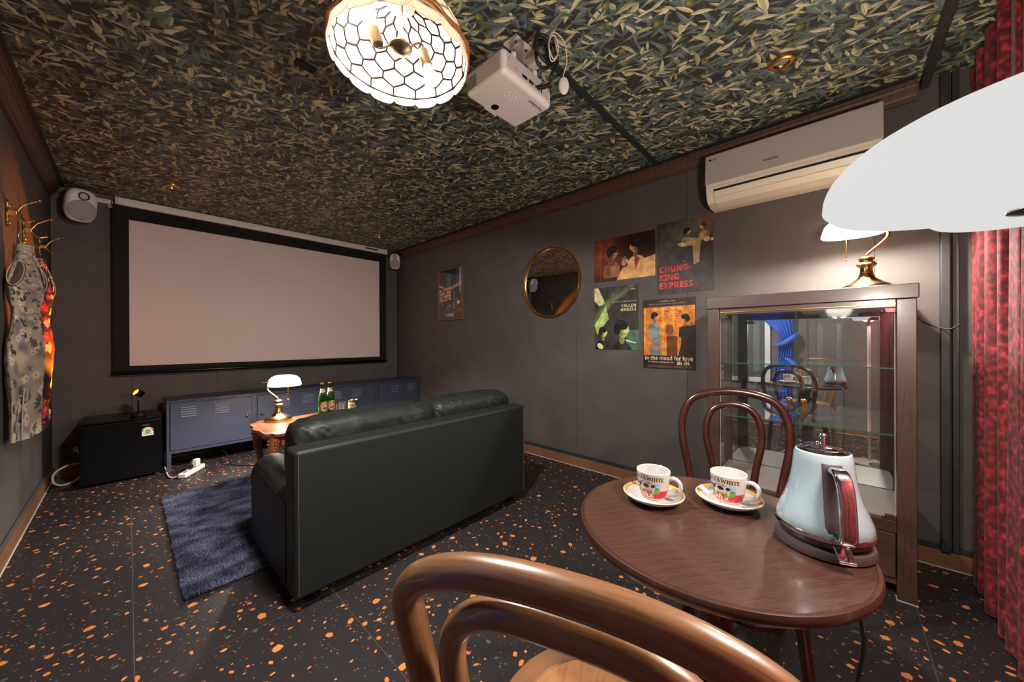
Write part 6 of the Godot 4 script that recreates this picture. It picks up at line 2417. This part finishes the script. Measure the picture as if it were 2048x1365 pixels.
	var sp := thing("teaspoon", "small steel teaspoon lying on the right saucer behind the cup", "spoon", Vector3(1.039, 0.6805, -0.208), 0.9)
	part("bowl", tb([Vector3(0.03, 0.0135, 0.03), Vector3(0.038, 0.014, 0.031), Vector3(0.048, 0.0165, 0.031)], PackedFloat32Array([0.003, 0.006, 0.003]), 10), M.chrome, sp)
	part("stem", tb([Vector3(0.03, 0.0135, 0.03), Vector3(0.0, 0.0125, 0.044), Vector3(-0.02, 0.018, 0.05)], 0.0016, 8), M.chrome, sp)


func make_kettle() -> void:
	var p := Vector3(0.9637, 0.68, -0.0249)
	var b := thing("kettle_base", "dark round kettle power base at the right edge of the table", "kettle base", p)
	part("disc", lt([Vector2(0, 0.0005), Vector2(0.076, 0.0005), Vector2(0.0795, 0.004), Vector2(0.0795, 0.012), Vector2(0.077, 0.018), Vector2(0.070, 0.0205), Vector2(0, 0.0205)], 64), M.kettle_base, b)
	part("cord", tb(Array(curve([Vector3(0.074, 0.006, 0.012), Vector3(0.105, 0.006, 0.03), Vector3(0.15, -0.005, 0.05), Vector3(0.182, -0.07, 0.058), Vector3(0.184, -0.2, 0.058), Vector3(0.190, -0.29, 0.066), Vector3(0.186, -0.4, 0.054), Vector3(0.19, -0.58, 0.05), Vector3(0.22, -0.675, 0.09)], 7)), 0.0034, 8), M.cord_black, b)
	var k := thing("electric_kettle", "pale blue electric kettle with chrome lid and handle on the round table", "kettle", p + Vector3(0, 0.0208, 0), 0.0)
	# handle towards the camera and a little to the right
	k.rotation.y = -(PI - 0.36)
	part("skirt", lt([Vector2(0, 0.0), Vector2(0.066, 0.0), Vector2(0.071, 0.003), Vector2(0.0745, 0.012), Vector2(0.0755, 0.017)], 56), M.kettle_base, k)
	part("base_ring", lt([Vector2(0.0755, 0.0165), Vector2(0.0785, 0.0175), Vector2(0.079, 0.0205), Vector2(0.0785, 0.0245), Vector2(0.0765, 0.0255)], 64), M.chrome, k)
	part("body", lt([Vector2(0.0765, 0.0255), Vector2(0.0772, 0.030), Vector2(0.0755, 0.040), Vector2(0.0705, 0.054), Vector2(0.0632, 0.073), Vector2(0.0567, 0.094), Vector2(0.0523, 0.115), Vector2(0.0494, 0.136), Vector2(0.0478, 0.154), Vector2(0.0468, 0.164), Vector2(0.0445, 0.171), Vector2(0.041, 0.1725)], 72), M.kettle_blue, k)
	part("lid_ring", lt([Vector2(0.0415, 0.172), Vector2(0.0415, 0.1745), Vector2(0.039, 0.1755), Vector2(0.036, 0.1745)], 48), M.chrome, k)
	part("lid", lt([Vector2(0.036, 0.1742), Vector2(0.030, 0.177), Vector2(0.0275, 0.1768), Vector2(0.026, 0.178), Vector2(0.014, 0.1805), Vector2(0, 0.181)], 48), M.chrome, k)
	part("lid_knob", lt([Vector2(0.0055, 0.180), Vector2(0.0055, 0.197), Vector2(0.0075, 0.2), Vector2(0.0078, 0.2035), Vector2(0.006, 0.206), Vector2(0, 0.2065)], 24), M.chrome, k)
	var st := MB.new()
	st.ball(Vector3(-0.024, 0.181, 0), 0.005, 12)
	part("lid_stud", st, M.chrome, k)
	# spout: pulled out lip on the far side
	var rows := []
	for i in 7:
		var f := i / 6.0
		var row := PackedVector3Array()
		for j in 13:
			var a := -1.0 + j / 6.0
			var y := lerpf(0.105, 0.171, f)
			var r := lerpf(0.0545, 0.043, f) + 0.030 * pow(f, 0.8) * pow(1.0 - absf(a), 0.8)
			row.append(Vector3(-cos(a * 0.42) * r, y, sin(a * 0.42) * r))
		rows.append(row)
	var sp := MB.new()
	sp.skin(rows, false, true)
	part("spout", sp, M.chrome, k)
	# handle: dark mounting plate on the body, chrome bow
	var pr := []
	for i in 12:
		var f := i / 11.0
		var y := lerpf(0.032, 0.158, f)
		var rr := sample([Vector2(0.0772, 0.030), Vector2(0.0755, 0.040), Vector2(0.0705, 0.054), Vector2(0.0632, 0.073), Vector2(0.0567, 0.094), Vector2(0.0523, 0.115), Vector2(0.0494, 0.136), Vector2(0.0478, 0.154)], y)
		var row := PackedVector3Array()
		for j in 9:
			var a := lerpf(-0.30, 0.30, j / 8.0) * lerpf(1.0, 1.3, f)
			var e := 0.004 if (j > 0 and j < 8 and i > 0 and i < 11) else -0.001
			row.append(Vector3(cos(a) * (rr + e), y, sin(a) * (rr + e)))
		pr.append(row)
	var pl := MB.new()
	pl.skin(pr, false, true)
	part("handle_plate", pl, M.kettle_base, k)
	var h := MB.new()
	var path := curve([Vector3(0.052, 0.147, 0), Vector3(0.066, 0.150, 0), Vector3(0.082, 0.146, 0), Vector3(0.094, 0.128, 0), Vector3(0.101, 0.100, 0), Vector3(0.105, 0.070, 0), Vector3(0.106, 0.045, 0), Vector3(0.098, 0.032, 0), Vector3(0.078, 0.030, 0)], 6)
	var hr := []
	for i in path.size():
		var d := (path[mini(i + 1, path.size() - 1)] - path[maxi(i - 1, 0)]).normalized()
		var nn := Vector3(-d.y, d.x, 0)
		var wd := 0.0125
		var row := PackedVector3Array()
		for j in 25:
			var q := TAU * j / 24.0
			var cx := signf(cos(q)) * pow(absf(cos(q)), 0.5)
			var sy := signf(sin(q)) * pow(absf(sin(q)), 0.5)
			row.append(path[i] + nn * sy * 0.0062 + Vector3(0, 0, cx * wd))
		hr.append(row)
	h.skin(hr, true)
	part("handle", h, M.chrome, k)
	var sw := MB.new()
	sw.xf = Transform3D(Basis(Vector3.BACK, -0.45), Vector3(0.091, 0.006, 0.0))
	sw.rbox(Vector3.ZERO, Vector3(0.034, 0.006, 0.026), 0.0025, 3)
	part("switch_lever", sw, M.chrome, k)


func sample(p: Array, y: float) -> float:
	for i in p.size() - 1:
		if y <= p[i + 1].y:
			return lerpf(p[i].x, p[i + 1].x, clampf((y - p[i].y) / (p[i + 1].y - p[i].y), 0, 1))
	return p[p.size() - 1].x


func make_corner() -> void:
	make_table()
	make_chairs()
	make_cups()
	make_kettle()


func make_vitrine() -> void:
	var x0 := 2.188
	var x1 := 2.632
	var z0 := -0.538
	var z1 := 0.236
	var t := thing("display_cabinet", "dark wood display cabinet with two glass doors and mirrored back", "cabinet", Vector3((x0 + x1) / 2, 0, (z0 + z1) / 2))
	var D := x1 - x0
	var W := z1 - z0
	var f := -D / 2      # front plane
	var pw := 0.058
	part("top", bx(Vector3(-0.004, 1.299, 0), Vector3(D + 0.008, 0.062, W + 0.012), 0.004), M.cabinet_wood, t)
	for sz in [-1.0, 1.0]:
		part("front_post", bx(Vector3(f + 0.02, 0.635, sz * (W / 2 - pw / 2)), Vector3(0.04, 1.266, pw), 0.003), M.cabinet_wood, t)
		part("foot_pad", bx(Vector3(f + 0.02, 0.0015, sz * (W / 2 - pw / 2)), Vector3(0.044, 0.004, pw + 0.004), 0.0005), M.caulk, t)
		part("rear_post", bx(Vector3(D / 2 - 0.016, 0.635, sz * (W / 2 - 0.018)), Vector3(0.032, 1.266, 0.036), 0.003), M.cabinet_wood, t)
		part("side_pane", bx(Vector3(0.005, 0.80, sz * (W / 2 - 0.012)), Vector3(D - 0.075, 0.93, 0.005), 0.0006), M.clear_glass, t)
		part("lower_side", bx(Vector3(0.005, 0.19, sz * (W / 2 - 0.012)), Vector3(D - 0.06, 0.27, 0.012), 0.001), M.cabinet_wood, t)
	part("top_rail", bx(Vector3(f + 0.022, 1.252, 0), Vector3(0.028, 0.034, W - 2 * pw), 0.002), M.cabinet_wood, t)
	part("gold_strip", bx(Vector3(f + 0.005, 1.247, 0), Vector3(0.006, 0.006, W - 2 * pw), 0.002), M.gold, t)
	part("rail", bx(Vector3(f + 0.022, 0.302, 0), Vector3(0.032, 0.05, W - 2 * pw), 0.002), M.cabinet_wood, t)
	part("plinth", bx(Vector3(f + 0.03, 0.07, 0), Vector3(0.024, 0.03, W - 2 * pw), 0.002), M.cabinet_wood, t)
	for s in [-1.0, 1.0]:
		part("drawer_front", bx(Vector3(f + 0.014, 0.181, s * (W / 2 - pw) / 2), Vector3(0.02, 0.186, (W / 2 - pw) - 0.006), 0.002), M.cabinet_wood, t)
	part("floor_board", bx(Vector3(0.01, 0.330, 0), Vector3(D - 0.07, 0.012, W - 0.04), 0.001), M.grey_panel, t)
	part("underside_board", bx(Vector3(0.01, 0.06, 0), Vector3(D - 0.05, 0.012, W - 0.05), 0.001), M.cabinet_wood, t)
	part("backboard", bx(Vector3(D / 2 - 0.006, 0.68, 0), Vector3(0.01, 1.2, W - 0.02), 0.001), M.cabinet_wood, t)
	part("mirror_back", bx(Vector3(D / 2 - 0.018, 0.80, 0), Vector3(0.005, 0.925, W - 0.074), 0.0006), M.mirror, t)
	for y in [0.972, 0.683]:
		var sh := part("shelf", bx(Vector3(0.01, y, 0), Vector3(D - 0.085, 0.007, W - 0.05), 0.0006), M.shelf_glass, t)
		part("front_edge", bx(Vector3(0.01 - (D - 0.085) / 2 - 0.0012, y, 0), Vector3(0.0016, 0.0068, W - 0.05), 0.0004), M.green_edge, sh)
		for sz in [-1.0, 1.0]:
			for x in [-0.12, 0.14]:
				part("shelf_pin", bx(Vector3(x, y - 0.009, sz * (W / 2 - 0.024)), Vector3(0.014, 0.01, 0.016), 0.002), M.gold, sh)
	var dw := W / 2 - pw - 0.002
	for s in [-1.0, 1.0]:
		var door := Node3D.new()
		door.name = "door" if s < 0 else "door_001"
		t.add_child(door)
		door.position = Vector3(f + 0.004, 0, s * (W / 2 - pw - 0.001))
		door.rotation.y = 0.07 if s > 0 else 0.0   # the right door stands a finger ajar
		part("pane", bx(Vector3(0, 0.785, -s * dw / 2), Vector3(0.005, 0.905, dw - 0.002), 0.0006), M.clear_glass, door)
		for e in [0.0035, dw - 0.0005]:
			part("pane_edge", bx(Vector3(0, 0.785, -s * e), Vector3(0.0052, 0.903, 0.002), 0.0005), M.green_edge if e > 0.1 else M.pale_grey, door)  # pale hinge-side strip paints in the highlight along the glass edge
		for y in [1.222, 0.345]:
			part("hinge", bx(Vector3(-0.004, y, -s * 0.018), Vector3(0.010, 0.022, 0.036), 0.003), M.chrome, door)
			part("hinge_screw", lt([Vector2(0, 0.003), Vector2(0.006, 0.002), Vector2(0.008, 0.0)], 16), M.chrome, door).transform = Transform3D(Basis(Vector3.BACK, PI / 2), Vector3(-0.009, y - 0.003, -s * 0.038))
		var pull := MB.new()
		pull.xf = Transform3D(Basis(Vector3.UP, -PI / 2), Vector3(-0.005, 0.80, -s * (dw - 0.026)))
		pull.prism(curve2([Vector2(-0.0045, 0.0), Vector2(0.0045, 0.0), Vector2(0.005, -0.016), Vector2(0.011, -0.03), Vector2(0.014, -0.037), Vector2(0.0, -0.042), Vector2(-0.014, -0.037), Vector2(-0.011, -0.03), Vector2(-0.005, -0.016)], 4, true), 0.006, 0.002, 50.0)
		part("drop_pull", pull, M.gold, door)
		var ro := MB.new()
		ro.xf = Transform3D(Basis(Vector3.BACK, PI / 2), Vector3(-0.002, 0.806, -s * (dw - 0.026)))
		ro.lathe(PackedVector2Array([Vector2(0.013, 0.0), Vector2(0.0125, 0.004), Vector2(0.009, 0.0055), Vector2(0.007, 0.005), Vector2(0.004, 0.008), Vector2(0, 0.009)]), 24)
		part("pull_rosette", ro, M.gold, door)
	make_banker_lamp(Vector3(2.40, 1.3305, 0.098), PI / 2 + 0.12, "brass banker lamp with white glass shade standing on top of the display cabinet", LAMP_CABINET)
	var lamp := get_child(get_child_count() - 2) as Node3D
	var li := lamp.transform.affine_inverse()
	var pts := []
	for p in [Vector3(2.47, 1.337, 0.13), Vector3(2.60, 1.335, 0.17), Vector3(2.648, 1.345, 0.22), Vector3(2.648, 1.24, 0.27), Vector3(2.648, 1.18, 0.31), Vector3(2.606, 1.145, 0.375), Vector3(2.606, 1.165, 0.41)]:
		pts.append(li * p)
	part("power_cord", tb(Array(curve(pts, 8)), 0.003, 6), M.cord_black, lamp)


# ------------------------------------------------------------------ curtains and the big floor lamp
func drape(path: Array, y0: float, y1: float, amp: float, wave: float, seed_: int, us: float) -> MB:
	# cloth hanging in folds along a path on the floor plan; closed on its far side so that it has thickness
	var pts := curve(path, 24)
	var ln := [0.0]
	for i in range(1, pts.size()):
		ln.append(ln[i - 1] + pts[i].distance_to(pts[i - 1]))
	var total: float = ln[ln.size() - 1]
	var cols := int(total / 0.008)
	var g := rng(seed_)
	var p1 := g.randf() * 6.0
	var p2 := g.randf() * 6.0
	var top := []
	var rows := []
	for i in 25:
		var f := i / 24.0
		var row := PackedVector3Array()
		var back := PackedVector3Array()
		for j in cols + 1:
			var s := total * j / cols
			var k := 0
			while k < ln.size() - 2 and ln[k + 1] < s:
				k += 1
			var u: float = clampf((s - ln[k]) / maxf(ln[k + 1] - ln[k], 1e-6), 0, 1)
			var c: Vector3 = pts[k].lerp(pts[k + 1], u)
			var d: Vector3 = (pts[k + 1] - pts[k]).normalized()
			var nn := Vector3(d.z, 0, -d.x)
			var ph := s / wave * TAU
			var h := sin(ph + p1 + 0.8 * sin(s * 7.0 + p2)) * 0.75 + 0.35 * sin(ph * 2.0 + p2 + f * 1.2)
			h = signf(h) * pow(absf(h), 0.8)
			var P := c + nn * h * amp * (0.75 + 0.35 * (1.0 - f)) + d * sin(ph + f * 2.0) * amp * 0.25
			P.y = lerpf(y0, y1, f)
			row.append(P)
			back.append(P + nn * 0.004)
		rows.append(row)
		top.append(back)
	var mb := MB.new()
	mb.skin(rows, false, false, total * us, y1 - y0)
	mb.skin(top, false, true, total * us, y1 - y0)
	return mb


func make_curtains() -> void:
	var t := thing("red_curtain", "crushed red velvet curtain hanging from ceiling to floor at the right", "curtain", Vector3.ZERO)
	part("drape", drape([Vector3(2.63, 0, 0.458), Vector3(2.0, 0, 0.452), Vector3(1.2, 0, 0.475), Vector3(0.4, 0, 0.47), Vector3(-0.38, 0, 0.47)], 0.012, 2.335, 0.03, 0.15, 12, 1.0), M.velvet, t)
	part("heading_tape", bx(Vector3(1.12, 2.345, 0.475), Vector3(3.0, 0.05, 0.004), 0.001), M.cord_white, t)
	part("rail", bx(Vector3(1.12, 2.362, 0.485), Vector3(3.04, 0.014, 0.02), 0.003), M.white_plastic, t)
	var b := thing("blue_curtain", "blue curtain tied back on the left wall, seen in the cabinet mirror", "curtain", Vector3.ZERO)
	var rows := []
	for i in 33:
		var f := i / 32.0
		var y := lerpf(2.05, 0.25, f)
		var pinch := exp(-pow((y - 1.08) / 0.30, 2.0))
		var row := PackedVector3Array()
		for j in 61:
			var u := j / 60.0
			var w := lerpf(0.42 if y > 1.08 else 0.2, 0.12, pinch)
			var z := -0.42 - w * (1.0 - u)
			row.append(Vector3(XL + 0.075 + 0.018 * sin(u * 38.0), y, z))
		rows.append(row)
	var mb := MB.new()
	mb.skin(rows, false, false)
	var rb := []
	for r in rows:
		var q := PackedVector3Array()
		for e in r:
			q.append(e - Vector3(0.004, 0, 0))
		rb.append(q)
	mb.skin(rb, false, true)
	part("drape", mb, M.blue_cloth, b)
	part("tie_band", tb(Array(curve([Vector3(XL + 0.03, 1.16, -0.38), Vector3(XL + 0.11, 1.12, -0.42), Vector3(XL + 0.12, 1.04, -0.52), Vector3(XL + 0.04, 1.02, -0.57)], 6)), 0.03, 10), M.blue_cloth, b)
	part("rod", tb([Vector3(XL + 0.07, 2.07, -1.5), Vector3(XL + 0.07, 2.07, -1.0), Vector3(XL + 0.07, 2.07, -0.3)], 0.012, 10), M.matt_black, b)


func make_floor_lamp() -> void:
	var t := thing("floor_lamp", "tall floor lamp with large white glowing mushroom shade near the red curtain", "floor lamp", Vector3(0.796, 0, 0.196))
	var R := 0.2165
	var pr := [Vector2(0.032, 1.268), Vector2(0.07, 1.262), Vector2(0.095, 1.264), Vector2(0.1045, 1.272), Vector2(0.106, 1.284), Vector2(0.112, 1.294), Vector2(0.14, 1.297), Vector2(0.19, 1.297), Vector2(0.209, 1.301)]
	for k in 15:
		var a := PI / 2 * k / 14.0
		pr.append(Vector2(R * pow(cos(a), 2.0 / 2.53) if k < 14 else 0.0, 1.309 + 0.098 * pow(sin(a), 2.0 / 2.2)))
	part("lamp_shade", lt(pr, 72), M.floor_shade, t)
	part("collar", lt([Vector2(0.0, 1.218), Vector2(0.0125, 1.218), Vector2(0.0135, 1.222), Vector2(0.0135, 1.262), Vector2(0.0315, 1.266), Vector2(0.0315, 1.270), Vector2(0, 1.270)], 32), M.steel, t)
	part("pole", tb([Vector3(0, 0.02, 0), Vector3(0, 0.5, 0), Vector3(0, 1.222, 0)], 0.011, 16), M.pale_grey, t)
	part("base", lt([Vector2(0, 0), Vector2(0.125, 0), Vector2(0.128, 0.004), Vector2(0.126, 0.014), Vector2(0.03, 0.022), Vector2(0.014, 0.03), Vector2(0, 0.03)], 48), M.pale_grey, t)
	part("pull_chain", tb([Vector3(0.03, 1.264, 0.02), Vector3(0.03, 1.22, 0.02), Vector3(0.03, 1.17, 0.02)], 0.0014, 6), M.chrome, t)
	omni("floor_lamp_light", Vector3(0.796, 1.325, 0.196), LAMP_FLOOR, Color(1.0, 0.95, 0.88), 0.07)
